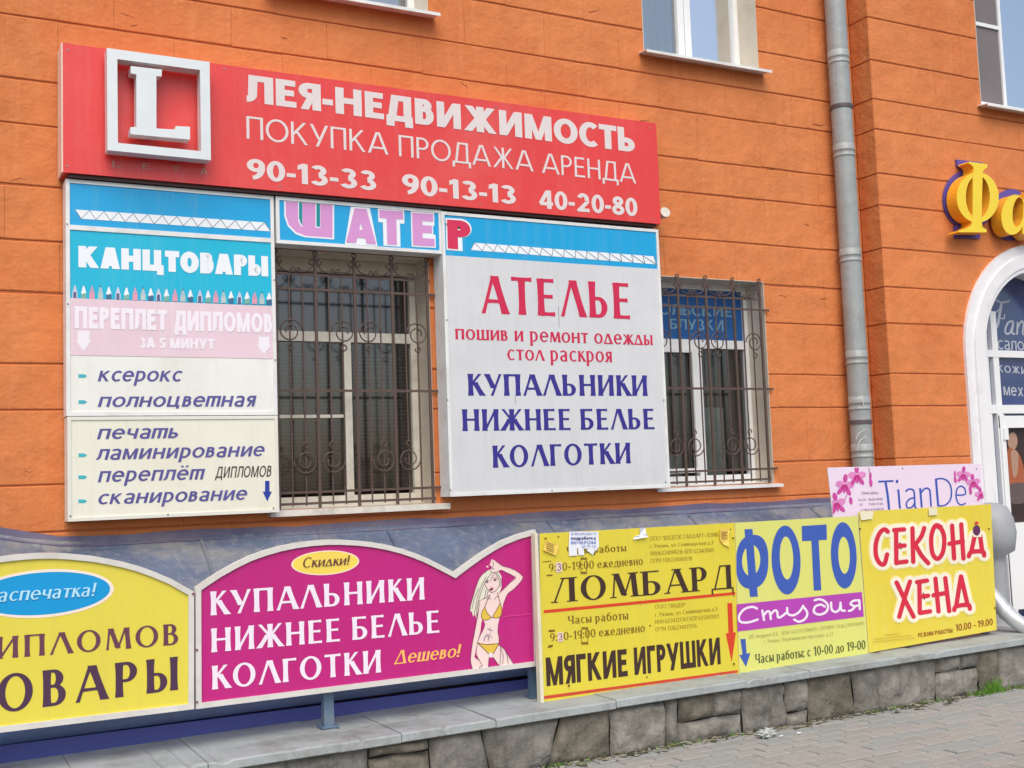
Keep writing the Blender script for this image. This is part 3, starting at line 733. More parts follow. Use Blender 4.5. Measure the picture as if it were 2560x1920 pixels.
# --- red sign
YRD = 6.95
M_RED = mat('red film', (226, 58, 54), .42, .06, 1.5, stain=(232, 100, 92), stain_amt=.4, stain_scale=1.4, coat=.2, streak=(222, 108, 100), streak_amt=.4)
M_REDT = mat('off white vinyl', (226, 216, 214), .5, .04, 5)
rs = empty('red_sign', (3, YW, 3.8), 'long red signboard with white lettering and boxed letter L, topmost on the wall', 'shop sign')
xa, xb = PX(157, YRD, 260), PX(1646, YRD, 430); za, zb = PZ(155.5, 430, YRD), PZ(157.5, 107, YRD)
b = MB(); b.box(xa, xb, YRD, YW - .02, za, zb); b.build('casing', M_RED, rs)
b = MB(); b.box(xa - .008, xa, YRD - .002, YW - .02, za, zb); b.build('left_edge', mat('pale sun-bleached edge', (236, 205, 190), .5), rs)
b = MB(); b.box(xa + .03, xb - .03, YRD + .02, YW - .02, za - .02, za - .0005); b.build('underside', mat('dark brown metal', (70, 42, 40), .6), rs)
put(rs, 'ЛЕЯ-НЕДВИЖИМОСТЬ', (616, 186, 254, 1586, 322, 381), YRD, M_REDT, off=.043)
put(rs, 'ПОКУПКА ПРОДАЖА АРЕНДА', (616, 290, 346, 1589, 411, 459), YRD, M_REDT, off=-.010)
put(rs, '90-13-33', (617, 396, 447, 940, 429, 477), YRD, M_REDT, off=.030, top='dig')
put(rs, '90-13-13', (1005, 434, 484, 1289, 466, 511), YRD, M_REDT, off=.030, top='dig')
put(rs, '40-20-80', (1346, 474, 520, 1593, 496, 541), YRD, M_REDT, off=.030, top='dig')
M_FAINT = mat('faded gold letters', (196, 138, 118), .5)
for ch, x, yt in (('L', 281, 402), ('E', 356, 407), ('Y', 430, 412), ('A', 500, 420)):
    put(rs, ch, (x, yt, yt + 16, x + 19, yt + 1, yt + 17), YRD, M_FAINT, off=.005)
YL = 6.83
M_LW = mat('brushed white metal', (222, 228, 228), .35, .05, 5, metal=.15)
fr = [(268, 120), (525.7, 152), (525.7, 398.5), (266, 375)]; inn = [(294, 142), (504.7, 169), (499.6, 375), (292.4, 356)]
x0, x1 = PX(268, YL, 250), PX(525.7, YL, 280); z0, z1 = PZ(266, 375, YL), PZ(268, 120, YL); w_ = PX(294, YL, 250) - x0
b = MB(); b.box(x0, x0 + w_, YL, YRD - .03, z0, z1); b.box(x1 - w_, x1, YL, YRD - .03, z0, z1); b.box(x0 + w_, x1 - w_, YL, YRD - .03, z0, z0 + w_ * .85); b.box(x0 + w_, x1 - w_, YL, YRD - .03, z1 - w_, z1)
b.box(x0 + .02, x0 + .05, YRD - .03, YRD, z0 + .1, z0 + .13); b.box(x1 - .05, x1 - .02, YRD - .03, YRD, z0 + .1, z0 + .13)
b.build('emblem_frame', M_LW, rs)
LP = [(327, 165), (405, 174), (404, 191), (391, 190.5), (391, 321), (438, 324), (439.5, 315), (475, 317), (475, 349), (326, 335), (326, 318), (341, 317), (341, 186), (327, 183)]
b = MB(); b.extrude([(P(x, y, YL).x, P(x, y, YL).z) for x, y in LP], YL, YRD - .04); b.build('letter', M_LW, rs)
b = MB(); c_ = P(365, 250, YL); b.box(c_.x - .02, c_.x + .02, YRD - .04, YRD, c_.z - .02, c_.z + .02); b.build('bracket', M_LW, rs)

# --- stationery sign (upper case) and its lower case
YK = 7.0
M_BLUE = mat('sky blue film', (0, 164, 222), .4, .05, 2, stain=(40, 170, 225), stain_amt=.4, stain_scale=2.2, streak=(120, 176, 200), streak_amt=.35)
M_CYAN = mat('cyan film', (0, 184, 218), .4, .05, 2, stain=(60, 190, 212), stain_amt=.4, stain_scale=2, streak=(120, 196, 206), streak_amt=.3)
M_PINK = mat('faded pink film', (230, 204, 214), .5, .05, 2, streak=(238, 226, 228), streak_amt=.6)
M_CREAM = mat('cream sign face', (235, 237, 230), .5, .04, 2, stain=(216, 214, 200), stain_amt=.5, stain_scale=1.5, streak=(212, 210, 196), streak_amt=.35)
M_VIOLET = mat('slate violet letters', (88, 84, 150), .5, .15, 6)
M_GHOST = mat('bleached white letters', (243, 236, 244), .5, .02)
M_WT = mat('white vinyl', (238, 244, 248), .45, .02)
ks = empty('stationery_sign', (1.4, YW, 1.9), 'tall sign with blue header, pencil row and pink band, left of the big window', 'shop sign')
xa, xb = PX(165, YK, 800), PX(689, YK, 800); zt = PZ(163, 447, YK); zb = PZ(165, 1040, YK)
r = panelbox(xa, xb, zb, zt, YK, YW - .02, ks, .022)
z1 = PZ(173, 562, YK); z2 = PZ(173, 574, YK); z3 = PZ(173, 745, YK); z4 = PZ(176, 888, YK)
b = MB(); b.box(r[0], r[1], YK - .006, YK + .03, z2, z1); b.build('divider', M_FRAME, ks)
face((r[0], r[1], z1, r[3]), YK, M_BLUE, ks); face((r[0], r[1], z3 + .001, z2), YK, M_CYAN, ks)
face((r[0], r[1], z4, z3), YK - .002, M_PINK, ks); face((r[0], r[1], r[2], z4 - .001), YK, M_CREAM, ks)
M_ZIG = mat('grey zigzag line', (120, 140, 150), .5)
def zigzag(par, Y, tl, tr, bl, br, n, first_down=True, w_=.006):
    Q = Print(Y); Q.poly([tl, tr, br, bl], M_WT)
    T_ = [(tl[0] + (tr[0] - tl[0]) * i / n, tl[1] + (tr[1] - tl[1]) * i / n) for i in range(n + 1)]
    B_ = [(bl[0] + (br[0] - bl[0]) * i / n, bl[1] + (br[1] - bl[1]) * i / n) for i in range(n + 1)]
    for i in range(n + 1):
        Q.stroke([T_[i], B_[i]], 1.6, M_ZIG, False, cap=False)
        if first_down and i < n: Q.stroke([B_[i], T_[i + 1]], 1.6, M_ZIG, False, cap=False)
        if not first_down and i < n: Q.stroke([T_[i], B_[i + 1]], 1.6, M_ZIG, False, cap=False)
    Q.build('triangle_band', par)
zigzag(ks, YK, (187.4, 523.7), (661, 556), (203, 547), (676.5, 578.5), 13)
put(ks, 'КАНЦТОВАРЫ', (196, 614.3, 668, 670, 641, 691.5), YK, M_WT, off=.075)
Q = Print(YK, 150, 480, 4.022)
PC = [(mat('pencil lavender', (200, 205, 226), .5), mat('pencil core', (84, 96, 132), .5)), (mat('pencil white', (240, 244, 246), .5), mat('pencil green', (120, 180, 166), .5)),
      (mat('pencil rose', (206, 156, 184), .5), mat('pencil pink', (226, 158, 178), .5)), (mat('pencil grey', (172, 196, 204), .5), mat('pencil pale', (186, 204, 206), .5)),
      (MATS['pencil white'], mat('pencil navy', (62, 106, 146), .5))]
M_TIP = mat('graphite tip', (52, 70, 84), .5)
for i, x in enumerate((150, 238, 322, 407, 490, 583, 668, 755, 835, 912, 990, 1070, 1155, 1235, 1310, 1405, 1488, 1565, 1642, 1718, 1803, 1880, 1955, 2028, 2100)):
    yb = 1068 + (x - 150) * .0325; yt = 940 + (x - 150) * .0385; hw = 26; u, lo = PC[i % 5]
    Q.poly([(x - hw, yb), (x - hw, yb - 56), (x - 5, yt), (x + 5, yt), (x + hw, yb - 54), (x + hw, yb)], u)
    if i % 5 == 0: Q.poly([(x - 16, yb), (x - 16, yb - 62), (x + 14, yb - 62), (x + 14, yb)], lo)
    else: Q.poly([(x - hw, yb), (x - hw, yb - 52), (x - 10, yb - 44), (x + 8, yb - 56), (x + hw, yb - 50), (x + hw, yb)], lo)
    if i % 5 == 3: Q.poly([(x - 8, yt + 6), (x, yt - 14), (x + 8, yt + 6)], M_TIP)
    elif i % 5 in (1, 2): Q.poly([(x - 7, yt + 4), (x, yt - 6), (x + 7, yt + 4)], PC[2][0])
Q.build('pencil_row', ks)
put(ks, 'ПЕРЕПЛЕТ', (186.6, 765, 821, 418, 775, 826), YK - .002, M_GHOST, off=.05)
put(ks, 'ДИПЛОМОВ', (436, 776, 827, 680, 784, 832), YK - .002, M_GHOST, off=.05)
put(ks, 'ЗА 5 МИНУТ', (349, 844, 870, 536, 847, 873), YK - .002, M_GHOST, off=.05)
def arrow(par, Y, cx, yt, yh, ytip, sw, hw, mt, dx=0, name='arrow'):
    Q = Print(Y); Q.poly([(cx - sw / 2, yt), (cx + sw / 2, yt), (cx + sw / 2 + dx / 2, yh), (cx + hw / 2 + dx / 2, yh), (cx + dx, ytip), (cx - hw / 2 + dx / 2, yh), (cx - sw / 2 + dx / 2, yh)], mt); Q.build(name, par)
arrow(ks, YK - .002, 209, 827, 851, 878, 29, 41, M_GHOST); arrow(ks, YK - .002, 660, 842, 862, 886, 27, 38, M_GHOST)
put(ks, 'ксерокс', (244, 927, 953.5, 457, 927, 953.5), YK, M_VIOLET, off=.004, top='x', slant=.2)
put(ks, 'полноцветная', (244, 992, 1017.5, 641.5, 989, 1016), YK, M_VIOLET, off=.004, top='x', slant=.2)
M_BUL = mat('teal bullet', (60, 180, 190), .5)
def bullet(par, y, Y):
    Q = Print(Y); Q.poly([(196, y - 4.5), (211, y - 4.5), (218, y), (211, y + 4.5), (196, y + 4.5)], M_BUL); Q.build('bullet', par)
bullet(ks, 940, YK); bullet(ks, 1005, YK)
kl = empty('services_sign', (1.4, YW, 1.5), 'cream sign box with a small navy arrow, lower half of the tall sign', 'shop sign')
zc = PZ(167, 1042, YK); zd = PZ(173, 1304, YK)
r = panelbox(xa + .004, xb - .002, zd, zc, YK - .006, YW - .02, kl, .02, mat('cream sign frame', (226, 227, 215), .5, .05)); face(r, YK - .006, mat('warm cream face', (236, 236, 220), .5, .04, 1.5, stain=(220, 217, 192), stain_amt=.5, streak=(206, 202, 184), streak_amt=.35), kl)
Yk2 = YK - .006
put(kl, 'печать', (242, 1072, 1098, 445, 1069.6, 1095), Yk2, M_VIOLET, off=.004, top='x', slant=.2)
put(kl, 'ламинирование', (240, 1123, 1150, 661.7, 1114.5, 1140), Yk2, M_VIOLET, off=.004, top='x', slant=.2)
put(kl, 'переплёт', (244, 1178, 1205.7, 513, 1172, 1198), Yk2, M_VIOLET, off=.004, top='x', slant=.2)
M_BRN = mat('dark brown letters', (78, 58, 62), .5)
put(kl, 'дипломов', (537, 1167, 1195, 678.5, 1164, 1191.5), Yk2, M_BRN, off=-.01, top='x', slant=.22)
put(kl, 'сканирование', (245.7, 1235, 1261, 618, 1224, 1249), Yk2, M_VIOLET, off=.004, top='x', slant=.2)
for y in (1138, 1193, 1253): bullet(kl, y, Yk2)
arrow(kl, Yk2, 668, 1202, 1229, 1253.5, 11, 23, mat('navy blue print', (32, 58, 160), .5))

# --- middle header over the window
YH = 6.995
hs = empty('header_sign', (2.6, YW, 3.2), 'short blue header over the big window with pink cut-off letters', 'shop sign')
xa, xb = PX(690, YH, 560), PX(1104, YH, 570); zt, zb = PZ(690, 491, YH), PZ(690, 608, YH)
r = panelbox(xa, xb, zb, zt, YH, YW - .02, hs, .022); face(r, YH, M_BLUE, hs)
M_PNKL = mat('pink letters', (214, 150, 208), .5, .04)
def outlined(par, ch, bx, Y, fill, rim, o1=.11, o2=.05):
    xl, tl, bl_, xr, tr, br = bx; e = (xr - xl) * .05
    put(par, ch, (xl - 3.2, tl - 4, bl_ + 4, xr + 3.2, tr - 4, br + 4), Y, rim, off=o1, lift=.002, name='letter_rim')
    put(par, ch, bx, Y, fill, off=o2, lift=.004, name='letter_fill')
Q = Print(YH, 0, 0, 2.572)
Q.poly([(1826, 1291), (2148, 1317), (2148, 1540), (1960, 1526), (1900, 1505), (1850, 1455), (1828, 1390)], M_WT)
Q.poly([(1836, 1295), (1916, 1301), (1918, 1420), (1935, 1455), (1945, 1459), (1945, 1302), (2028, 1309), (2028, 1463), (2060, 1466), (2060, 1312), (2138, 1318), (2138, 1530), (1965, 1517), (1905, 1494), (1858, 1447), (1838, 1388)], M_PNKL)
Q.poly([(1922, 1302), (1944, 1303), (1944, 1452), (1930, 1430), (1922, 1400)], mat('teal shade print', (0, 140, 150), .5)); Q.poly([(2034, 1309), (2058, 1311), (2058, 1460), (2034, 1458)], MATS['teal shade print'])
Q.build('letter', hs)
outlined(hs, 'А', (864, 520, 606, 939, 524, 611), YH, M_PNKL, M_WT); outlined(hs, 'Т', (949, 525, 609, 1008, 529, 614), YH, M_PNKL, M_WT); outlined(hs, 'Е', (1031, 532, 613, 1085, 536, 616), YH, M_PNKL, M_WT)

# --- atelier sign
YA = 6.98
M_GREY = mat('pale grey sign face', (214, 217, 219), .45, .03, 2, stain=(198, 201, 202), stain_amt=.4, streak=(188, 186, 180), streak_amt=.35)
M_CRIM = mat('crimson letters', (206, 30, 76), .5, .04); M_INDIGO = mat('indigo letters', (52, 44, 140), .5, .04)
as_ = empty('atelier_sign', (4.1, YW, 2.4), 'large grey square signboard with crimson and indigo lettering between two barred windows', 'shop sign')
xa, xb = PX(1114, YA, 900), PX(1660, YA, 900); zt, zb = PZ(1107, 529, YA), PZ(1122, 1242, YA)
r = panelbox(xa, xb, zb, zt, YA, YW - .02, as_, .022); z1 = PZ(1111, 638, YA)
face((r[0], r[1], z1, r[3]), YA, M_BLUE, as_); face((r[0], r[1], r[2], z1), YA, M_GREY, as_)
zigzag(as_, YA, (1186, 607), (1634, 641), (1176.6, 625), (1641, 661), 16, False)
outlined(as_, 'Р', (1118, 549, 621, 1176, 553, 626), YA, mat('crimson fill', (214, 40, 84), .5), M_WT)
KW = dict(style='flare', T=.20, t=.095, fl=.25)
put(as_, 'АТЕЛЬЕ', (1202, 688, 783, 1573, 709, 797.5), YA, M_CRIM, track=.12, **KW)
put(as_, 'пошив и ремонт одежды', (1137.7, 822, 848, 1631.5, 838, 863), YA, M_CRIM, style='flare', T=.15, t=.085, fl=.25, top='x', track=.05)
put(as_, 'стол раскроя', (1268, 873.5, 900, 1529.6, 879, 905.5), YA, M_CRIM, style='flare', T=.15, t=.085, fl=.25, top='x', track=.05)
put(as_, 'КУПАЛЬНИКИ', (1169, 934.5, 989, 1618, 938.6, 989.5), YA, M_INDIGO, track=.08, **KW)
put(as_, 'НИЖНЕЕ БЕЛЬЕ', (1155, 1023, 1077.5, 1634.6, 1022, 1072.5), YA, M_INDIGO, track=.08, **KW)
put(as_, 'КОЛГОТКИ', (1231, 1114, 1169.5, 1576, 1106.6, 1158), YA, M_INDIGO, track=.08, **KW)
Q = Print(YA, 850, 640, 2.572); Q.stroke([(1405, 325), (1408, 455)], 3, mat('scratch grey', (130, 130, 136), .6), False); Q.stroke([(1125, 905), (1128, 948)], 2.5, MATS['scratch grey'], False)
Q.stroke([(1155, 820), (1162, 845), (1158, 870)], 5, M_WT); Q.build('scratches', as_)

# --- small lamp-like sensor at the end of the red sign
sn = empty('sensor', tuple(P(1655, 535, 7.1)), 'small white cone-shaped sensor beside the lower right corner of the red sign', 'sensor')
c_ = P(1659, 535, 7.0)
b = MB(); b.tube([c_ + Vector((.03, .14, -.01)), c_ + Vector((.02, .06, 0)), c_, c_ + Vector((-.005, -.03, .008))], [.022, .02, .036, .04], 14); b.build('housing', M_OLDWHITE, sn, smooth=False)
b = MB(); b.box(c_.x - .02, c_.x + .05, 7.12, 7.14, c_.z - .03, c_.z + .03); b.build('base_plate', M_OLDWHITE, sn)

# --- channel letters
M_YEL = mat('yellow acrylic', (245, 214, 40), .35, .03, 3, coat=.3); M_YELS = mat('orange yellow side', (240, 170, 40), .4, .04); M_PUR = mat('violet backing', (92, 78, 160), .5, .06)
def chan(name, pts_out, holes, label):
    e = empty(name, tuple(P(pts_out[0][0][0], pts_out[0][0][1], YG)), label, '3d letter', 'yellow letters above the arched door')
    return e
yf = YG - .16
Q = lambda x, y: (lambda q: (q.x, q.z))(P(2340 + x / 3.19, 380 + y / 3.19, yf))
def ringpoly(mb, O, I, y0, y1):
    n = len(O); v = len(mb.v)
    for q, y in ((O, y0), (I, y0), (I, y1), (O, y1)): mb.v += [(p[0], y, p[1]) for p in q]
    for k in range(4):
        a_, c2 = k * n, ((k + 1) % 4) * n
        for i in range(n): j = (i + 1) % n; mb.f.append([v + a_ + i, v + a_ + j, v + c2 + j, v + c2 + i]); mb.mi.append(0 if k == 0 else 1)
ef = chan('channel_letter', [[(2440, 500)]], None, 'yellow three-dimensional capital letter with round bowls on violet backing, left of the pair')
OF = [Q(333 + 168 * math.cos(a), 362 + 201 * math.sin(a)) for a in [2 * math.pi * i / 40 for i in range(40)]]
IF = [Q(334 + 96 * math.cos(a), 358 + 172 * math.sin(a)) for a in [2 * math.pi * i / 40 for i in range(40)]]
b = MB(); b.mats = [M_YEL, M_YELS]; ringpoly(b, OF, IF, yf, YG - .05)
b.extrude([Q(*p) for p in [(292, 185), (300, 130), (285, 105), (255, 88), (262, 77), (410, 98), (408, 126), (385, 135), (372, 160), (370, 200), (362, 540), (370, 600), (403, 618), (402, 642), (180, 640), (183, 625), (240, 612), (282, 580), (290, 520)]], yf - .002, YG - .05, 0, 1)
b.build('letter', [M_YEL, M_YELS], ef)
b = MB(); yq = YG - .03
Qb = lambda x, y: (lambda q: (q.x, q.z))(P(2340 + x / 3.19, 380 + y / 3.19, yq))
b.extrude([Qb(268 + 205 * math.cos(a), 378 + 240 * math.sin(a)) for a in [2 * math.pi * i / 40 for i in range(40)]], yq, YG - .012)
b.extrude([Qb(*p) for p in [(165, 60), (370, 85), (370, 130), (320, 150), (310, 600), (355, 640), (350, 690), (155, 685), (150, 590), (220, 570), (230, 150), (170, 110)]], yq - .002, YG - .012); b.build('backing', M_PUR, ef)
ea = chan('channel_letter', [[(2530, 560)]], None, 'yellow three-dimensional lowercase letter cut by the right edge, above the arched door')
b = MB(); b.mats = [M_YEL, M_YELS]
OA = [Q(620 + 98 * math.cos(a) + 12 * math.sin(-a), 500 + 160 * math.sin(a)) for a in [2 * math.pi * i / 36 for i in range(36)]]
IA = [Q(655 + 44 * math.cos(a) + 10 * math.sin(-a), 478 + 118 * math.sin(a)) for a in [2 * math.pi * i / 36 for i in range(36)]]
ringpoly(b, OA, IA, yf, YG - .05)
b.extrude([Q(*p) for p in [(700, 330), (775, 345), (765, 600), (790, 640), (830, 630), (815, 680), (740, 690), (690, 650), (690, 560)]], yf - .002, YG - .05, 0, 1); b.build('letter', [M_YEL, M_YELS], ea)
b = MB(); b.extrude([Qb(600 + 150 * math.cos(a), 500 + 205 * math.sin(a)) for a in [2 * math.pi * i / 36 for i in range(36)]], yq, YG - .012); b.build('backing', M_PUR, ea)

Q = Print(YW - .008); M_CK = mat('crack shade', (150, 80, 46), .9, .2, 30)
rk = random.Random(5)
for x, y in ((300, 33), (325, 66), (1590, 300), (1915, 425), (1945, 740), (2050, 748), (2010, 560), (25, 450), (1925, 306), (700, 90), (1150, 205), (1470, 30), (60, 1180), (2030, 310)):
    p = [(x, y)]
    for k in range(rk.randint(2, 4)): p.append((p[-1][0] + rk.uniform(4, 12), p[-1][1] + rk.uniform(-4, 7)))
    Q.stroke(p, rk.uniform(1.6, 3.4), M_CK, False, taper=.7)
o_ = Q.build('scratches', wall); o_.name = 'plaster_chips'
M_SCR = mat('dull screw head', (150, 146, 138), .5, .1, metal=.3)
for par, Yq, pts in ((rs, YRD, ((170, 125), (560, 172), (900, 222), (1240, 268), (1625, 320), (168, 415), (700, 465), (1200, 512), (1630, 548))), (as_, YA - .006, ((1116, 560), (1117, 800), (1119, 1000), (1126, 1225), (1652, 700), (1660, 1000), (1664, 1205), (1380, 1226))),
                     (ks, YK - .006, ((168, 560), (170, 760), (685, 700), (688, 900))), (kl, YK - .012, ((176, 1290), (684, 1270), (420, 1286)))):
    for x, y in pts:
        c_ = P(x, y, Yq); q_ = MB(); q_.tube([(c_.x, Yq - .003, c_.z), (c_.x, Yq + .002, c_.z)], .0055, 8); q_.build('screw', M_SCR, par)
# ================================================================== GRILLES
def spiral(mb, cx, cz, r, Y, start, turns, dirn, th=.005, rin=.25, n=30, tail=None):
    pts = []
    for i in range(n + 1):
        q = i / n; a = start + dirn * turns * 2 * math.pi * q; rr = r * (1 - (1 - rin) * q)
        pts.append((cx + rr * math.cos(a), Y, cz + rr * math.sin(a)))
    if tail: pts = [tail] + pts
    mb.tube(pts, th, 6)
def grille(name, label, thick, zr, Y, top_extra, up, lo, wallfix):
    """thick: x of heavy bars; zr: rail heights top..bottom; up / lo: indices of heavy bars with upper / lower scroll pairs"""
    e = empty(name, (thick[0], Y, zr[-1]), label, 'window grille', 'scrolled iron window grilles')
    s = (thick[1] - thick[0]) / 3; hb = .0095; tb = .0045
    for i, x in enumerate(thick):
        b = MB(); b.box(x - hb, x + hb, Y - .008, Y + .004, zr[-1] - .03, zr[0] + top_extra); b.build('heavy_bar', M_IRON, e)
        if i < len(thick) - 1:
            for k in (1, 2):
                xx = x + s * k; zt = zr[0]
                b = MB(); b.box(xx - tb, xx + tb, Y - .006, Y + .001, zr[-1] - .015, zt); b.build('bar', M_IRON, e)
    for k, z in enumerate(zr):
        b = MB(); b.box(thick[0] - .02, thick[-1] + .02 + (wallfix if k in (1, 2, 3) else 0), Y - .005, Y + .003, z - .008, z + .008); b.build('rail', M_IRON, e)
    zu = zr[1] + (zr[2] - zr[1]) * .42; zl = zr[3] + (zr[2] - zr[3]) * .30
    for lst, z, flip in ((up, zu, 1), (lo, zl, -1)):
        for i in lst:
            x = thick[i]
            for sd_ in (-1, 1):
                cx_ = x + sd_ * s * 1.0
                if cx_ < thick[0] - .02 or cx_ > thick[-1] + .02: continue
                b = MB(); st = math.radians(0 if sd_ > 0 else 180)
                spiral(b, cx_, z, .082, Y - .014, st, 1.55, -sd_ * flip * -1, rin=.35)
                spiral(b, cx_ + sd_ * .0, z - flip * .103, .021, Y - .014, math.radians(90 * flip), .85, sd_ * flip, rin=.7, n=14)
                b.build('scroll', M_IRON, e, smooth=True)
    for i, x in enumerate(thick):
        b = MB()
        for sd_ in (-1, 1):
            if (i == 0 and sd_ < 0) or (i == len(thick) - 1 and sd_ > 0): continue
            spiral(b, x + sd_ * .027, zr[0] + top_extra * .62, .020, Y - .01, math.radians(90), .9, sd_, rin=.6, n=14)
            pts = [(x + sd_ * (.012 + .10 * (1 - math.cos(a))), Y - .01, zr[0] + .012 + top_extra * .55 * (1 - math.sin(a))) for a in [math.pi / 2 * k / 8 for k in range(9)]]
            b.tube(pts, .0045, 6)
            spiral(b, x + sd_ * (.112), zr[0] + .028, .017, Y - .01, math.radians(-90), .85, sd_, rin=.6, n=14)
        spiral(b, x, zr[0] + top_extra + .012, .013, Y - .004, -math.pi / 2, 1, 1, rin=1, n=12)
        b.build('finial', M_IRON, e, smooth=True)
    return e
th = [2.090, 2.354, 2.620, 2.884, 3.140]
YGR = 7.12
zr = [PZ(695, 683, YGR), PZ(695, 720, YGR), PZ(697, 976, YGR), PZ(864, 1227, YGR), PZ(697, 1262, YGR)]
grille('window_grille', 'brown iron scroll grille over the big window between the two tall signs', th, zr, YGR, .13, (0, 2, 4), (1, 3), .05)
t4 = PX(1907, YGR, 900); t3 = PX(1844, YGR, 900); st = .2655
th = [t4 - st * i for i in range(4, -1, -1)]
zr = [PZ(1707, 739, YGR), PZ(1707, 766, YGR), PZ(1707, 971, YGR), PZ(1707, 1179, YGR), PZ(1707, 1206, YGR)]
grille('window_grille', 'brown iron scroll grille over the window with the blue film, left of the downpipe', th, zr, YGR, .14, (0, 2, 4), (1, 3), .07)

# ================================================================== DOWNPIPE
dp = empty('downpipe', (6.92, 7.04, .3), 'long grey metal rainwater downpipe in the corner of the orange wall', 'downpipe')
px_, py_, pr_ = 6.925, 7.03, .086
b = MB(); b.tube([(px_, py_, .25), (px_, py_, 7.6)], pr_, 28, cap=False); b.build('pipe', M_GALV, dp, smooth=True)
for y_ in (150, 380, 640, 895, 1010, 1130):
    z = PZ(2130, y_, 7.0); b = MB(); b.lathe([(pr_, z - .05), (pr_ + .006, z - .045), (pr_ + .006, z - .035), (pr_ + .001, z - .03), (pr_ + .001, z + .0), (pr_ + .006, z + .005), (pr_ + .006, z + .012), (pr_ + .003, z + .018), (pr_ + .003, z + .06), (pr_, z + .062)], px_, py_, 28); b.build('joint_collar', M_GALV, dp, smooth=True)
for y_ in (270, 1055):
    z = PZ(2130, y_, 7.0); b = MB(); b.lathe([(pr_ + .001, z - .015), (pr_ + .009, z - .015), (pr_ + .009, z + .015), (pr_ + .001, z + .015)], px_, py_, 28); b.box(px_ - .01, px_ + .01, py_ + .05, YW - .01, z - .012, z + .012)
    b.build('clamp', mat('dark clamp', (92, 80, 84), .5, .1), dp)
Q = Print(py_ - pr_ - .006, 1700, 640, 2.572); mg = mat('white scuffs', (196, 200, 198), .7)
for q in ([(1130, 1180), (1150, 1140), (1200, 1110)], [(1140, 1250), (1155, 1190), (1195, 1160)], [(1120, 920), (1165, 915), (1180, 960)]): Q.stroke(q, 7, mg, taper=.5)
Q.build('scuff_marks', dp)

# ================================================================== STONE WALL, COPING
M_ST = [mat('rubble stone %s' % n_, c, .92, .32, 5, 1.0, 30, stain=s_, stain_amt=.9, stain_scale=3.4, fine=.15, streak=(66, 62, 50), streak_amt=.6, swell=.8)
        for n_, c, s_ in (('grey', (126, 124, 117), (80, 78, 68)), ('brown', (116, 111, 99), (70, 68, 54)), ('pale', (138, 135, 127), (86, 83, 73)))]
sw = empty('stone_wall', (4, YS, 0), 'low rough rubble stone wall under the coping beside the pavement', 'wall')
b = MB(); b.box(-.6, 9.0, YS + .058, YS + .62, -.3, .24); b.build('core', mat('dark mortar', (62, 56, 48), .95, .2, 10, .5), sw)
def X5(px): return P(px, 1800, YS).x
js = [X5(q) for q in (-300, -60, 130, 330, 520, 719, 925, 1077, 1219, 1390, 1531, 1669, 1703, 1863, 1973, 2029, 2146, 2207, 2355, 2462, 2510, 2640)]
js = [-.55, -.1] + js + [js[-1] + .35, js[-1] + .8]
js = [j for i, j in enumerate(js) if i == 0 or j - js[i - 1] > 0]
split = {8: .72, 14: .42, 16: .24, 20: .6}
def stone(x0, x1, z0, z1, k, sl0, sl1):
    mb = MB(); nx = max(4, int((x1 - x0) / .026)); nz = max(4, int((z1 - z0) / .026)); r_ = random.Random(k)
    ph = [r_.uniform(0, 6) for _ in range(6)]; off = r_.uniform(-.012, .012); g_ = .0028
    for j in range(nz + 1):
        for i in range(nx + 1):
            u, w = i / nx, j / nz; sl = sl0 + (sl1 - sl0) * u
            x = x0 + g_ + (x1 - x0 - 2 * g_) * u + sl * (w - .5); z = z0 + g_ + (z1 - z0 - 2 * g_) * w
            e = min(1, min(u, 1 - u) * (x1 - x0) / .014, min(w, 1 - w) * (z1 - z0) / .014); e = math.sqrt(e)
            d = (math.sin(x * 23 + ph[0]) * math.sin(z * 31 + ph[1]) * .011 + math.sin(x * 57 + z * 49 + ph[2]) * .003 + r_.uniform(-.0035, .0035)) + off
            z += math.sin(x * 17 + ph[3]) * .004 * (0 if w in (0, 1) and False else 1); x += math.sin(z * 19 + ph[4]) * .005
            mb.v.append((x, YS + .040 - e * (.036 - d), z))
    for j in range(nz):
        for i in range(nx): a_ = j * (nx + 1) + i; mb.f.append([a_, a_ + 1, a_ + nx + 2, a_ + nx + 1]); mb.mi.append(0)
    mb.build('stone', M_ST[r_.randrange(3)], sw, smooth=True)
sls = [random.uniform(-.02, .02) for _ in js]
for n_, q in enumerate(js):
    if abs(q - X5(1390)) < .01: sls[n_] = .10
    if abs(q - X5(1219)) < .01: sls[n_] = -.04
    if abs(q - X5(2207)) < .01: sls[n_] = -.05
    if abs(q - X5(2355)) < .01: sls[n_] = .03
for i in range(len(js) - 1):
    x0, x1 = js[i], js[i + 1]; zt = COPZ((x0 + x1) / 2) - .052
    if i in split:
        m_ = zt * split[i]; stone(x0, x1, -.03, m_, i * 3, sls[i] * .5, sls[i + 1] * .5)
        if x1 - x0 > .35: xm = x0 + (x1 - x0) * .55; stone(x0, xm, m_, zt, i * 3 + 1, sls[i] * .3, 0); stone(xm, x1, m_, zt, i * 3 + 2, 0, sls[i + 1] * .3)
        else: stone(x0, x1, m_, zt, i * 3 + 1, sls[i] * .5, sls[i + 1] * .5)
    else: stone(x0, x1, -.03, zt, i * 3, sls[i], sls[i + 1])
M_COP = mat('pale concrete coping', (160, 167, 167), .75, .09, 3, .35, 50, stain=(122, 122, 116), stain_amt=.8, stain_scale=2.6, fine=.07, specks=(96, 94, 88), swell=.3)
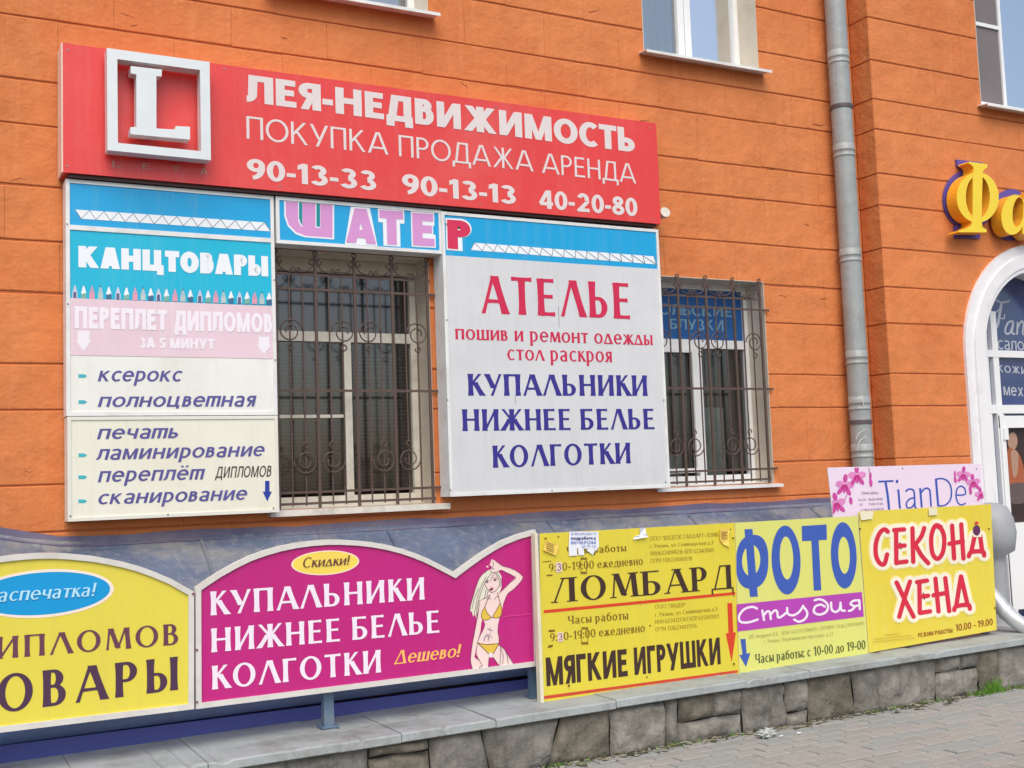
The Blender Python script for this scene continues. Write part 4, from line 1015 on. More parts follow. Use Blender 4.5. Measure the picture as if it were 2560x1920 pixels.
cj = [-.6, P(200, 1950, 5.78).x, P(520, 1905, 5.78).x, P(849, 1855, 5.78).x, P(1004, 1832, 5.78).x, P(1240, 1800, 5.78).x, P(1540, 1755, 5.78).x, P(1864, 1705, 5.78).x, P(2025, 1685, 5.78).x, P(2330, 1635, 5.78).x, P(2640, 1590, 5.78).x, 9.0]
for i in range(len(cj) - 1):
    x0, x1 = cj[i] + .002, cj[i + 1] - .002; n = 22; mb = MB(); r_ = random.Random(i + 40)
    rows_ = []
    dz = r_.uniform(-.004, .004); dy = r_.uniform(-.006, .006)
    for k in range(n + 1):
        x = x0 + (x1 - x0) * k / n; z = COPZ(x) + dz; w1 = r_.uniform(-.0012, .001) - (.012 if r_.random() < .05 else 0); w2 = r_.uniform(-.002, .002)
        yf_ = 5.78 + dy
        rows_.append([(x, 6.46, z - .002), (x, yf_ + .008, z + w1), (x, yf_ + w2, z - .008 + w1), (x, yf_ + w2, z - .044), (x, yf_ + .01, z - .05), (x, 6.46, z - .05)])
    for rr in rows_: mb.v += rr
    for k in range(n):
        for q in range(6): a_ = k * 6; mb.f.append([a_ + q, a_ + (q + 1) % 6, a_ + 6 + (q + 1) % 6, a_ + 6 + q]); mb.mi.append(0)
    mb.f.append([0, 1, 2, 3, 4, 5]); mb.f.append([n * 6 + q for q in range(6)]); mb.mi += [0, 0]
    mb.build('coping_slab', M_COP, sw)

# ================================================================== BLUE CANOPY over the basement pit
M_CAN = mat('weathered blue metal', (88, 100, 122), .55, .25, 2.6, .3, 24, stain=(146, 142, 134), stain_amt=.9, stain_scale=1.6, stretch=(1, 1, 2.4), fine=.08, streak=(170, 166, 160), streak_amt=.5, specks=(190, 188, 184), swell=.5)
M_CANB = mat('blue painted metal', (50, 100, 226), .5, .2, 3, .1, 30, stain=(40, 52, 92), stain_amt=.6, stain_scale=3)
cn = empty('basement_canopy', (4, 6.8, .3), 'sloped blue metal roof over the basement pit behind the fence signs', 'canopy')
def sheet(mb, xs, prof, mt=0, wob=.0, fn=None):
    v = len(mb.v); m_ = len(prof)
    for x in xs:
        for k, (y, z) in enumerate(prof): mb.v.append((x, y + random.uniform(-wob, wob), z + random.uniform(-wob, wob) + (fn(x, k) if fn else 0)))
    for i in range(len(xs) - 1):
        for k in range(m_ - 1): a_ = v + i * m_ + k; mb.f.append([a_, a_ + 1, a_ + m_ + 1, a_ + m_]); mb.mi.append(mt)
XS = [-.8 + .2 * i for i in range(39)]
fnl = lambda x, k: (.10 * max(0, min(1, (.95 - x) / .6)) ** 1.5 if k >= 2 else 0)
for i in range(0, 38, 6):
    b = MB(); sheet(b, XS[i:i + 7], [(6.52, .80), (6.70, .98), (6.92, 1.18), (7.09, 1.295), (7.125, 1.335)], 0, .004, fnl); b.build('roof_sheet', M_CAN, cn)
for i in range(0, 38, 6):
    b = MB(); b.tube([(XS[i], 6.525, .815), (XS[i], 6.92, 1.19), (XS[i], 7.10, 1.31)], .010, 6); b.build('seam_ridge', M_CAN, cn)
b = MB(); sheet(b, XS, [(7.10, 1.312), (YW - .020, 1.332), (YW - .018, 1.372)], 0, .0, lambda x, k: (.10 * max(0, min(1, (.95 - x) / .6)) ** 1.5) + (.006 * math.sin(x * 5) + .004 * math.sin(x * 13 + 1) if k == 2 else 0)); b.build('wall_flashing', mat('violet grey flashing', (104, 98, 126), .6, .2, 5, stain=(150, 142, 142), stain_amt=.5), cn)
b = MB(); b.box(-.8, 6.9, 6.50, 6.52, .42, .815); b.build('front_sheet', M_CANB, cn)
for i in range(24):
    x = -.6 + .32 * i; b = MB(); b.box(x, x + .02, 6.485, 6.50, .42, .80); b.build('rib', M_CANB, cn)
M_ROLL = mat('blue grey rail', (96, 116, 160), .5, .15, 4, stain=(96, 96, 108), stain_amt=.5)
b = MB(); b.tube([(-.8, 6.475, .405), (3.34, 6.475, .43), (6.9, 6.475, .455)], .042, 12); b.build('gutter_roll', M_ROLL, cn, smooth=True)
b = MB(); b.box(-.8, 6.9, 6.46, 6.50, .22, .37); b.build('toe_board', mat('dark blue board', (84, 92, 168), .6, .15), cn)

# ================================================================== FENCE SIGNS (arched)
M_FRM2 = mat('pale grey aluminium trim', (214, 212, 205), .45, .06, 6, stain=(180, 176, 166), stain_amt=.4, stain_scale=8)
def arched(name, label, outline, facem, Y):
    e = empty(name, tuple(P(outline[0][0], outline[0][1], Y)), label, 'fence sign', 'arched signs on the fence')
    O = [(P(x, y, Y).x, P(x, y, Y).z) for x, y in outline]; I = inset(O, .028); I2 = inset(O, .024)
    m_ = MB(); n = len(O); v = 0
    for q, y in ((O, Y - .012), (I, Y - .012), (I, Y + .03), (O, Y + .03)): m_.v += [(p[0], y, p[1]) for p in q]
    for k in range(4):
        a_, c2 = k * n, ((k + 1) % 4) * n
        for i in range(n): j = (i + 1) % n; m_.f.append([a_ + i, a_ + j, c2 + j, c2 + i]); m_.mi.append(0)
    m_.build('frame', M_FRM2, e)
    m_ = MB(); m_.extrude(I2, Y, Y + .004); m_.build('face_panel', facem, e)
    return e
M_YF = mat('yellow sign film', (226, 212, 76), .4, .04, 2, coat=.15, streak=(202, 190, 96), streak_amt=.35); M_FUC = mat('fuchsia film', (190, 30, 124), .4, .04, 2, stain=(180, 24, 106), stain_amt=.4, coat=.15, streak=(178, 64, 120), streak_amt=.4)
arcY = [(486, 1481), (428, 1447), (388, 1430), (350, 1416), (311, 1405), (272, 1397), (233, 1390), (194, 1386), (165, 1383.5), (136, 1382), (100, 1382), (66, 1384), (33, 1387), (0, 1391), (-60, 1403), (-120, 1422), (-180, 1447), (-240, 1480)]
ys = arched('arched_fence_sign', 'yellow arched sign with blue oval on the fence, cut by the left edge', arcY[:1] + [(487.5, 1771)] + [(-240, 1862)] + arcY[:0:-1], M_YF, YF) if False else \
     arched('arched_fence_sign', 'yellow arched sign with blue oval on the fence, cut by the left edge', [(484, 1479)] + arcY[1:] + [(-240, 1860), (484, 1772)], M_YF, YF)
arcF = [(488, 1469), (515, 1450), (544, 1431), (583, 1409), (622, 1390), (661, 1376), (700, 1365), (739, 1357), (777, 1352), (818, 1349), (850, 1349), (890, 1351), (928, 1355), (967, 1362), (1005, 1372), (1037, 1383), (1068, 1396), (1102, 1413), (1136, 1431),
        (1161, 1412), (1200, 1384), (1229, 1366), (1258, 1350), (1297, 1335), (1337, 1324)]
fs = arched('arched_fence_sign', 'fuchsia double-arched sign with white lettering and a bikini drawing on the fence', arcF + [(1346, 1664), (489, 1772)], M_FUC, YF)
# oval with glow on the yellow sign
M_OVAL = mat('oval blue', (0, 152, 214), .4, .03); M_HALO = mat('pinkish white halo', (244, 228, 214), .5)
Q = Print(YF, 0, 0, 1)
Q.ell(107, 1484, 178, 60, M_HALO, -4.5, 48); Q.ell(106, 1484, 170, 53, M_OVAL, -4.5, 48); Q.build('oval', ys)
M_DPUR = mat('dark plum letters', (74, 44, 72), .5, .08)
put(ys, 'Распечатка!', (-36, 1482, 1506, 242, 1466.5, 1489), YF, mat('pale blue letters', (176, 226, 244), .5), style='flare', T=.14, t=.08, top='x', slant=.18, track=.03, lift=.006)
put(ys, 'ДИПЛОМОВ', (-84, 1598.5, 1653.7, 445, 1558.7, 1611.3), YF, mat('plum brown letters', (104, 58, 78), .5, .08), style='flare', T=.165, t=.075, fl=.25, track=.12)
put(ys, 'ТОВАРЫ', (-100, 1698, 1795, 445, 1641, 1724), YF, M_DPUR, style='flare', T=.185, t=.085, fl=.2, track=.17)
M_FW = mat('white lilac letters', (238, 228, 240), .5, .03)
KF = dict(style='flare', T=.18, t=.095, fl=.25, track=.09)
put(fs, 'КУПАЛЬНИКИ', (525.7, 1479, 1538.6, 1060.7, 1443, 1498.5), YF, M_FW, **KF)
put(fs, 'НИЖНЕЕ БЕЛЬЕ', (527.6, 1571.6, 1631, 1097, 1525.7, 1581), YF, M_FW, **KF)
put(fs, 'КОЛГОТКИ', (529.5, 1665, 1724, 952, 1624, 1680.5), YF, M_FW, **KF)
Q = Print(YF); Q.ell(813, 1407, 85, 30.5, M_HALO, -3.5, 40); Q.ell(813, 1407, 82, 28, mat('oval yellow', (242, 214, 90), .45), -3.5, 40); Q.build('oval', fs)
put(fs, 'Скидки!', (757, 1394, 1419, 875, 1388, 1411), YF, mat('oval brown letters', (98, 52, 56), .5), style='flare', T=.13, t=.07, slant=.18, track=.03, lift=.006)
put(fs, 'Дешево!', (984, 1627, 1661, 1154, 1610, 1641), YF, mat('amber letters', (250, 190, 96), .5), style='flare', T=.15, t=.08, slant=.2, track=.03)
# drawing of a woman in a bikini
SK = mat('drawn skin', (240, 214, 208), .5, .02); HR = mat('drawn pale hair', (230, 226, 206), .5, .04); LN = mat('drawn outline', (92, 52, 74), .5); BK = mat('drawn yellow bikini', (226, 192, 70), .5, .05); LP_ = mat('drawn lips', (132, 34, 78), .5); GY = mat('marker scribble', (120, 104, 140), .5)
Q = Print(YF, 1100, 1340, 4.365)
Q.poly([(520, 370), (440, 440), (395, 540), (365, 640), (330, 760), (325, 830), (345, 820), (362, 880), (380, 850), (395, 900), (410, 820), (440, 700), (540, 660), (640, 640), (668, 560), (670, 440), (640, 390), (590, 380)], HR)
Q.poly([(560, 255), (600, 268), (640, 298), (690, 330), (750, 346), (820, 375), (870, 410), (903, 445), (890, 480), (850, 530), (800, 580), (740, 625), (712, 680), (692, 730), (680, 775), (640, 740), (600, 690), (640, 625), (700, 570), (762, 508), (822, 455), (790, 432), (720, 396), (660, 372), (630, 388), (580, 398), (545, 372), (560, 335), (548, 300)], SK)
Q.poly([(545, 610), (500, 672), (450, 690), (428, 735), (440, 800), (450, 870), (475, 930), (485, 970), (465, 1025), (430, 1095), (408, 1160), (400, 1240), (520, 1325), (575, 1325), (640, 1200), (640, 1110), (628, 1040), (634, 960), (645, 900), (668, 850), (682, 780), (692, 700), (650, 620), (600, 590)], SK)
Q.poly([(450, 690), (428, 735), (412, 850), (395, 940), (372, 1060), (348, 1190), (334, 1300), (332, 1370), (350, 1440), (380, 1488), (425, 1485), (430, 1440), (460, 1420), (448, 1385), (400, 1340), (375, 1320), (392, 1240), (410, 1150), (440, 1040), (450, 950), (462, 900), (450, 800)], SK)
Q.poly([(408, 1160), (395, 1290), (430, 1370), (450, 1480), (522, 1482), (525, 1400), (532, 1322), (600, 1250)], SK)
Q.poly([(560, 1290), (575, 1318), (612, 1372), (642, 1412), (652, 1462), (825, 1432), (790, 1380), (745, 1310), (702, 1242), (655, 1195), (560, 1250)], SK)
Q.poly([(487, 520), (500, 470), (530, 420), (590, 400), (632, 430), (650, 500), (636, 555), (600, 600), (556, 614), (520, 585), (497, 552)], SK, True)
for c_x, c_y, a_, b2 in ((568, 262, 10, 8), (558, 292, 12, 9), (550, 312, 13, 9), (516, 334, 13, 9)): Q.ell(c_x, c_y, a_, b2, SK)
Q.poly([(535, 385), (590, 395), (560, 430), (525, 490), (500, 520), (470, 600), (440, 690), (415, 700), (430, 600), (460, 500)], HR)
Q.poly([(590, 395), (640, 400), (668, 450), (670, 560), (640, 640), (622, 600), (645, 520), (630, 460)], HR)
Q.poly([(487, 775), (458, 825), (450, 880), (475, 912), (520, 912), (550, 888), (510, 840)], BK, True); Q.poly([(655, 735), (630, 790), (570, 885), (620, 890), (660, 868), (674, 810)], BK, True)
Q.poly([(408, 1165), (500, 1180), (640, 1170), (620, 1215), (575, 1285), (530, 1285), (470, 1220)], BK)
Q.poly([(528, 1275), (575, 1275), (560, 1315), (545, 1320)], M_FW)
for pts in ([(487, 775), (458, 825), (450, 880), (475, 914), (520, 914), (558, 888)], [(487, 775), (510, 835), (558, 888)], [(655, 735), (620, 800), (568, 888)], [(655, 735), (674, 805), (660, 870), (620, 893), (566, 888)],
            [(487, 775), (515, 700), (545, 650)], [(655, 735), (640, 680), (625, 620)], [(408, 1165), (500, 1183), (640, 1172)], [(408, 1165), (470, 1225), (530, 1285)], [(640, 1172), (615, 1220), (575, 1285)]): Q.stroke(pts, 7, mat('bikini outline', (120, 78, 40), .5))
for pts in ([(600, 268), (640, 298), (690, 330), (750, 346), (820, 375), (870, 410), (903, 445), (890, 480), (850, 530), (800, 580), (740, 625), (712, 680), (692, 740)],
            [(640, 625), (700, 570), (762, 508), (822, 455), (790, 432), (720, 396), (660, 372), (630, 388), (580, 398), (540, 376)], [(545, 345), (575, 360), (590, 350)], [(568, 275), (580, 300), (572, 335), (545, 345)],
            [(520, 370), (440, 440), (395, 540), (365, 640), (330, 760), (325, 830)], [(428, 735), (412, 850), (395, 940), (372, 1060), (348, 1190), (334, 1300), (332, 1370), (350, 1440), (380, 1488)],
            [(450, 690), (500, 672), (545, 640)], [(475, 930), (485, 970), (465, 1025), (430, 1095), (408, 1160), (392, 1280), (440, 1380), (460, 1420), (430, 1425), (425, 1455)], [(634, 960), (628, 1040), (640, 1110), (642, 1172)],
            [(655, 1195), (702, 1242), (745, 1310), (790, 1380), (825, 1430)], [(532, 1322), (525, 1400), (522, 1482)], [(575, 1318), (612, 1372), (642, 1412)], [(487, 520), (497, 552), (520, 585), (556, 614), (600, 600), (636, 555), (650, 500)],
            [(505, 440), (440, 560), (400, 700), (370, 850)], [(560, 400), (480, 520), (430, 660), (400, 800)], [(590, 400), (545, 490)], [(600, 400), (650, 500)], [(615, 395), (660, 480), (655, 560)], [(500, 580), (480, 680)], [(520, 600), (505, 670)],
            [(660, 1200), (655, 1300), (650, 1455)], [(652, 1200), (685, 1300), (680, 1400)], [(712, 1250), (735, 1340), (740, 1420)], [(590, 690), (610, 665), (630, 655)], [(505, 685), (540, 680), (552, 692)],
            [(345, 800), (365, 700), (420, 560)], [(395, 880), (400, 780), (430, 700)]): Q.stroke(pts, 4.5, LN, cap=False)
Q.ell(595, 478, 17, 8, LN, -8); Q.ell(510, 498, 15, 8, LN, -14); Q.stroke([(575, 462), (595, 455), (618, 466)], 4, LN); Q.stroke([(495, 485), (512, 478), (528, 484)], 4, LN)
Q.poly([(532, 580), (552, 568), (580, 566), (566, 588), (546, 594)], LP_, True); Q.stroke([(548, 550), (556, 554)], 4, LN)
for pts in ([(510, 1005), (540, 1020), (570, 1035)], [(545, 995), (535, 1020)], [(475, 1145), (485, 1105), (505, 1085)], [(490, 1080), (520, 1075), (515, 1100)], [(520, 1140), (530, 1100), (545, 1060)], [(555, 1090), (562, 1115)]): Q.stroke(pts, 8, GY, taper=.4)
Q.stroke([(640, 1105), (660, 1092), (678, 1110), (655, 1130)], 5, mat('drawn bow', (200, 90, 140), .5))
Q.poly([(475, 925), (484, 960), (466, 1015), (446, 1052), (452, 985), (462, 940)], MATS['fuchsia film']); Q.poly([(392, 1255), (374, 1318), (398, 1338), (392, 1300)], MATS['fuchsia film'])
Q.stroke([(655, 888), (760, 870), (860, 862), (990, 850)], 7, mat('film crease', (226, 70, 150), .5), cap=False)
Q.build('bikini_drawing', fs)
Q = Print(YF, 0, 1280, 2.572); RV = mat('rivet rust', (130, 70, 96), .6)
Q2 = MB()
for x, y in ((1238, 524), (1262, 885), (1263, 1220)):
    c_ = P(x / 2.572, 1280 + y / 2.572, YF); Q2.tube([(c_.x, YF - .018, c_.z), (c_.x, YF - .008, c_.z)], .006, 8)
Q2.build('rivet', RV, fs)
# fence: posts and rails behind
M_POST = mat('blue grey post paint', (98, 122, 146), .6, .2, 8, .3, 60, stain=(120, 118, 108), stain_amt=.5, stain_scale=8)
fe = empty('fence', (3, 6.2, .3), 'steel post fence standing on the coping behind the sign panels', 'fence')
for px in (819, -40, 1338): 
    x = P(px, 1815, 6.20).x; b = MB(); z = COPZ(x); b.box(x - .028, x + .028, 6.17, 6.22, z, 1.22 if px != 819 else 1.15); b.box(x - .05, x + .05, 6.15, 6.24, z, z + .008); b.build('post', M_POST, fe)
for x in (4.8, 5.95, 7.15): b = MB(); b.box(x - .025, x + .025, 6.10, 6.15, COPZ(x), 1.24); b.build('post', M_POST, fe)
for z in (.62, 1.05):
    b = MB(); b.box(-.8, 3.32, 6.145, 6.168, z, z + .03); b.build('rail', M_POST, fe)
    b = MB(); b.box(3.38, 7.2, 6.075, 6.098, z, z + .03); b.build('rail', M_POST, fe)

# ================================================================== FLAT BOARDS
def board(name, label, quad, Y, facem, edge, th=.006, cat='sign board'):
    e = empty(name, tuple(P(quad[0][0], quad[0][1], Y)), label, cat)
    pts = [P(x, y, Y) for x, y in quad]
    pts = [(p.x, p.z) for p in pts]
    m_ = MB(); m_.mats = [facem, edge]; m_.extrude(pts, Y, Y + th, 0, 1); m_.build('panel', None, e)
    return e
M_EDGE = mat('chalky board edge', (222, 216, 190), .8, .1, 12)
M_YL = mat('yellow board', (222, 206, 62), .5, .04, 2.5, stain=(214, 196, 54), stain_amt=.4, streak=(200, 190, 90), streak_amt=.4, specks=(150, 120, 50)); M_YL2 = mat('pale lemon board', (218, 220, 118), .5, .03, 2, streak=(206, 206, 140), streak_amt=.4); M_YL3 = mat('golden yellow board', (226, 208, 72), .5, .05, 2, stain=(226, 196, 52), stain_amt=.5, streak=(232, 222, 140), streak_amt=.4)
M_BK = mat('dark brown print', (62, 40, 32), .5, .06); M_OL = mat('olive brown print', (120, 92, 22), .5, .05); M_RL = mat('orange red print', (212, 62, 30), .5, .05)
lb = board('pawnshop_board', 'yellow board with dark serif lettering, red arrow and flyers, next to the fuchsia sign', [(1349, 1334), (1838, 1307), (1848, 1690), (1353, 1756)], YB, M_YL, M_EDGE)
bw = MB()
zl0, zl1 = PZ(1349, 1334, YB), PZ(1353, 1756, YB); x0 = PX(1349, YB, 1540); bw.box(x0 - .02, x0 + .002, YB - .012, YB + .03, zl1 - .005, zl0 + .005); bw.build('side_strip', M_EDGE, lb)
Q = Print(YB)
Q.poly([(1359, 1525.4), (1838, 1479.7), (1838, 1487), (1359, 1533.2)], M_RL); Q.poly([(1359, 1740), (1844, 1675), (1844, 1681.5), (1359, 1748)], mat('worn red line', (200, 66, 44), .6, .15, 10))
Q.poly([(1818, 1508), (1830, 1507.4), (1833, 1581), (1839.5, 1581), (1829, 1655), (1814, 1583.5), (1821, 1582.5)], M_RL)
for x, y, s_ in ((1617, 1693, 2), (1834, 1490, 1.6), (1834, 1659, 1.6), (1423, 1714, 2), (1625, 1564, 2), (1826, 1323, 1.6), (1396, 1342, 2)): Q.ell(x, y, s_, s_ * 1.2, M_OL)
Q.poly([(1366, 1437), (1381, 1436), (1381, 1439.5), (1366, 1440)], M_OL); Q.poly([(1356, 1404), (1378, 1401.5), (1378, 1403.5), (1356, 1406)], M_OL); Q.poly([(1371, 1575), (1387, 1574), (1387, 1579), (1371, 1580.5)], M_OL); Q.poly([(1371, 1613), (1383, 1611.5), (1380, 1617.5), (1369, 1620)], M_OL)
for (a_, b2, c2, d2) in ((1451, 1394, 1467, 1435), (1453, 1568, 1470, 1611)):
    for q in ([(a_, b2), (c2, b2), (c2, b2 + 5), (a_, b2 + 5)], [(a_, d2 - 6), (c2, d2 - 6), (c2, d2), (a_, d2)], [(a_, b2), (a_ + 1.6, b2), (a_ + 1.6, d2), (a_, d2)], [(c2 - 1.6, b2), (c2, b2), (c2, d2), (c2 - 1.6, d2)]): Q.poly(q, mat('old tape outline', (132, 106, 20), .5))
Q.build('printed_lines', lb)
SR = dict(style='serif', T=.155, t=.065, fl=.05, serif=.07, track=.07)
put(lb, 'Часы работы', (1415.5, 1368, 1386, 1566, 1360, 1377.8), YB, M_OL, **SR)
put(lb, '9:30-19:00 ежедневно', (1372, 1409.6, 1429, 1606.5, 1391.5, 1411.7), YB, M_OL, **SR)
put(lb, 'ЛОМБАРД', (1376, 1447, 1508, 1832, 1411, 1471), YB, M_BK, style='serif', T=.185, t=.055, fl=.06, serif=.085, track=.12)
put(lb, 'Часы работы', (1419, 1540.4, 1560, 1571, 1527.4, 1547.7), YB, M_OL, **SR)
put(lb, '9:30-19:00 ежедневно', (1375, 1583.9, 1603.5, 1611.4, 1558.5, 1579.5), YB, M_OL, **SR)
SM = dict(style='serif', T=.10, t=.06, fl=0, serif=.05, track=.06)
put(lb, 'ООО "ВИДЕОСТАНДАРТ-ЛОМБ', (1624.4, 1341.6, 1351.8, 1796, 1331, 1340.8), YB, M_OL, **SM)
put(lb, 'г. Рязань, ул. Семинарская д.3', (1625, 1361, 1369.7, 1782.4, 1351.5, 1360.4), YB, M_OL, **SM)
put(lb, 'ИНН6234099236 КПП 623401001', (1626, 1378.4, 1388.5, 1783.6, 1370, 1379.8), YB, M_OL, **SM)
put(lb, 'ОГРН 1126234000518', (1626, 1397, 1407, 1729.5, 1391, 1400.5), YB, M_OL, **SM)
put(lb, 'ООО "ЛИДЕР"', (1637, 1512, 1522, 1713.6, 1507, 1516.7), YB, M_OL, **SM)
put(lb, 'г. Рязань, ул. Семинарская д.3', (1637.5, 1532, 1542, 1793, 1517, 1526.6), YB, M_OL, **SM)
put(lb, 'ИНН 6234121361 КПП 623401001', (1637.5, 1549.7, 1559.5, 1796.6, 1535, 1544.8), YB, M_OL, **SM)
put(lb, 'ОГРН 1136234011176', (1637.5, 1568.8, 1578.6, 1741, 1559, 1568.8), YB, M_OL, **SM)
put(lb, 'МЯГКИЕ', (1365, 1644, 1716, 1568, 1622, 1690), YB, M_BK, off=.034)
put(lb, 'ИГРУШКИ', (1585, 1619, 1688, 1800, 1593, 1660), YB, M_BK, off=.034)
M_STK = mat('pinkish sticker paper', (226, 200, 184), .7)
for (a_, b2, c2, d2) in ((1389.5, 1405, 1404, 1431), (1394, 1580, 1407, 1605)):
    s_ = MB(); A, B_ = P(a_, d2, YB), P(c2, b2, YB); s_.box(A.x, B_.x, YB - .0032, YB - .0022, A.z, B_.z); o = s_.build('sticker', M_STK, lb)
    put(lb, '3', (a_ + 2, b2 + 4, d2 - 4, c2 - 2, b2 + 3, d2 - 5), YB, mat('violet pen', (96, 76, 120), .6), off=-.005, lift=.004, top='dig')
# paper flyers: each a thing
def flyer(name, label, pts, Y, mt, lines=None, curl=.012):
    e = MB(); w = [P(x, y, Y) for x, y in pts]
    # subdivide rim toward centre with a little curl
    c_ = sum(w, Vector()) / len(w); v = [(p.x, Y - .0045 - curl * random.uniform(.1, 1), p.z) for p in w]
    b0 = len(e.v); e.v += v; e.v.append((c_.x, Y - .0045, c_.z)); n = len(v)
    for i in range(n): e.f.append([b0 + i, b0 + (i + 1) % n, b0 + n]); e.mi.append(0)
    o = e.build(name, mt); tag(o, label, 'flyer'); return o
M_PAP = mat('white flyer paper', (232, 236, 244), .8, .04); M_YPAP = mat('yellow flyer paper', (238, 206, 96), .8, .1, 20)
L_ = lambda pts: [(1320 + x / 3.4556, 1280 + y / 3.4556) for x, y in pts]
wf = empty('paper_flyer', tuple(P(1458, 1360, YB)), 'white tear-off paper flyer with blue lettering, stuck on the pawnshop board', 'flyer')
e = MB(); Yp = YB - .006
for q in ([(356, 170), (608, 170), (612, 300), (580, 320), (352, 312)], [(352, 311), (420, 312), (424, 376), (354, 380)], [(432, 312), (478, 314), (486, 372), (436, 374)], [(520, 317), (580, 319), (560, 372), (505, 330)], [(572, 319), (612, 299), (588, 340)]):
    e.k = 0; e.poly([(P(x, y, Yp).x, Yp - random.uniform(0, .003), P(x, y, Yp).z) for x, y in L_(q)])
e.build('sheet', M_PAP, wf)
M_BLP = mat('blue flyer print', (84, 112, 186), .6)
put(wf, '8-903-81-026-33', (1427, 1332, 1337.5, 1490, 1331, 1337), Yp, M_BLP, off=0, top='dig', lift=.005)
put(wf, 'подработка', (1427, 1343.5, 1349, 1488, 1343, 1348.5), Yp, mat('navy flyer print', (40, 56, 130), .6), off=.03, top='x', lift=.005)
put(wf, 'ВЕЧЕРОМ', (1427, 1353, 1360, 1488, 1352.5, 1359.5), Yp, M_BLP, off=.005, lift=.005)
put(wf, 'до 15 т.р.', (1453, 1363, 1368, 1490, 1362, 1367), Yp, M_BLP, off=0, lift=.005)
for i, q in enumerate(([(145, 242), (180, 252), (262, 285), (250, 330), (235, 378), (120, 328)], [(1650, 140), (1738, 150), (1722, 200), (1728, 302), (1680, 280), (1648, 240)])):
    o = flyer('paper_flyer', ('torn yellow flyer curling near the top left corner of the pawnshop board', 'crumpled yellow flyer at the top right corner of the pawnshop board')[i], L_(q), YB, M_YPAP)
    Qp = Print(YB - .008)
    for k in range(5):
        a_ = L_([(150 + k * 1, 262 + k * 16)])[0] if i == 0 else L_([(1665, 170 + k * 14)])[0]
        Qp.stroke([(a_[0], a_[1]), (a_[0] + (19 if i == 0 else 15), a_[1] + (6 if i == 0 else 2))], 1.5, mat('brown tiny print', (120, 92, 40), .6), False, cap=False, lift=.009)
    Qp.build('print_lines', o)
o = flyer('torn_paper', 'torn white paper scrap folded over the top edge of the pawnshop board', L_([(948, 135), (1000, 138), (1006, 190), (1026, 214), (900, 238), (905, 222), (952, 198)]), YB, M_PAP, curl=.02)

fb = board('photo_board', 'pale lemon board with huge blue letters and a purple band', [(1838, 1307), (2144.4, 1289.7), (2171.6, 1638.5), (1849, 1686)], YB - .008, M_YL2, M_EDGE)
YP = YB - .008
M_BLU = mat('royal blue print', (60, 92, 178), .5, .05); M_PUR2 = mat('purple band print', (178, 66, 176), .5, .06)
MZ = lambda x, y: (1820 + x / 2.989, 1140 + y / 2.989)
def M4(xl, tl, bl_, xr, tr, br): a_ = MZ(xl, tl); c2 = MZ(xr, tr); return (a_[0], a_[1], 1140 + bl_ / 2.989, c2[0], c2[1], 1140 + br / 2.989)
Q = Print(YP, 1820, 1140, 2.989)
Q.poly([(65, 1108), (1000, 1015), (1014, 1200), (72, 1312)], M_PUR2)
# Ф
sup = lambda cx, cy, rx, ry, e: [(cx + rx * math.copysign(abs(math.cos(a)) ** e, math.cos(a)), cy + ry * math.copysign(abs(math.sin(a)) ** e, math.sin(a))) for a in [2 * math.pi * k / 48 for k in range(48)]]
Q.poly([(max(62, x), y - (x - 180) * .1) for x, y in sup(180, 790, 121, 200, .82)], M_BLU)
Q.poly([(x, y - (x - 172) * .1) for x, y in sup(172, 780, 68, 116, 1.0)], M_YL2)
Q.poly([(122, 548), (182, 545), (222, 1050), (163, 1053)], M_BLU)
for cx_, cy_, rx_, ry_, ix, iy, irx, iry in ((433, 777, 108, 258, 436, 762, 50, 160), (864, 742, 96, 248, 866, 742, 43, 138)):
    Q.ell(cx_, cy_, rx_, ry_, M_BLU, -2, 40); Q.ell(ix, iy, irx, iry, M_YL2, -2, 36)
Q.poly([(550, 523), (735, 511), (738, 625), (676, 629), (696, 1002), (640, 1006), (622, 632), (553, 636)], M_BLU)
Q.poly([(92, 1368), (130, 1366), (138, 1476), (166, 1473), (133, 1575), (84, 1487), (108, 1484)], M_BLU)
SW = M_FW
for pts in ([(215, 1140), (180, 1127), (120, 1145), (82, 1195), (92, 1238), (150, 1243), (220, 1222)], [(255, 1155), (268, 1225)], [(266, 1190), (290, 1162), (310, 1168), (318, 1218)], [(316, 1185), (345, 1155), (365, 1162), (372, 1205), (400, 1198), (440, 1165)],
            [(440, 1135), (445, 1178), (485, 1190), (530, 1165), (560, 1120)], [(560, 1125), (590, 1170), (575, 1215), (530, 1238), (492, 1222)],
            [(720, 1125), (690, 1110), (650, 1125), (640, 1165), (680, 1185), (730, 1165), (745, 1120), (720, 1085), (680, 1070), (645, 1078)], [(768, 1095), (772, 1145), (800, 1165), (830, 1145), (838, 1095)], [(838, 1100), (845, 1150), (870, 1156)],
            [(978, 1078), (935, 1082), (912, 1105), (945, 1122), (978, 1112)], [(978, 1078), (982, 1145)], [(948, 1122), (925, 1148), (900, 1158)]): Q.stroke(pts, 17, SW)
Q.build('printed_artwork', fb)
M_GP = mat('pale olive print', (150, 154, 90), .6); M_GD = mat('dark olive print', (74, 84, 44), .5)
put(fb, 'ИП Андреев И.Б.  ИНН: 622707186835  ОГРНИП: 31362301500001', (1872, 1588, 1597, 2160, 1553.5, 1562), YP, M_GP, **SM)
put(fb, 'г. Рязань, Первомайский проспект, д.37', (1909.7, 1599.5, 1608, 2082.6, 1580.5, 1589), YP, M_GP, **SM)
put(fb, 'Часы работы: с 10-00 до 19-00', (1887, 1636, 1659, 2163, 1600, 1621.8), YP, M_GD, style='serif', T=.17, t=.08, fl=.05, serif=.08, track=.05)

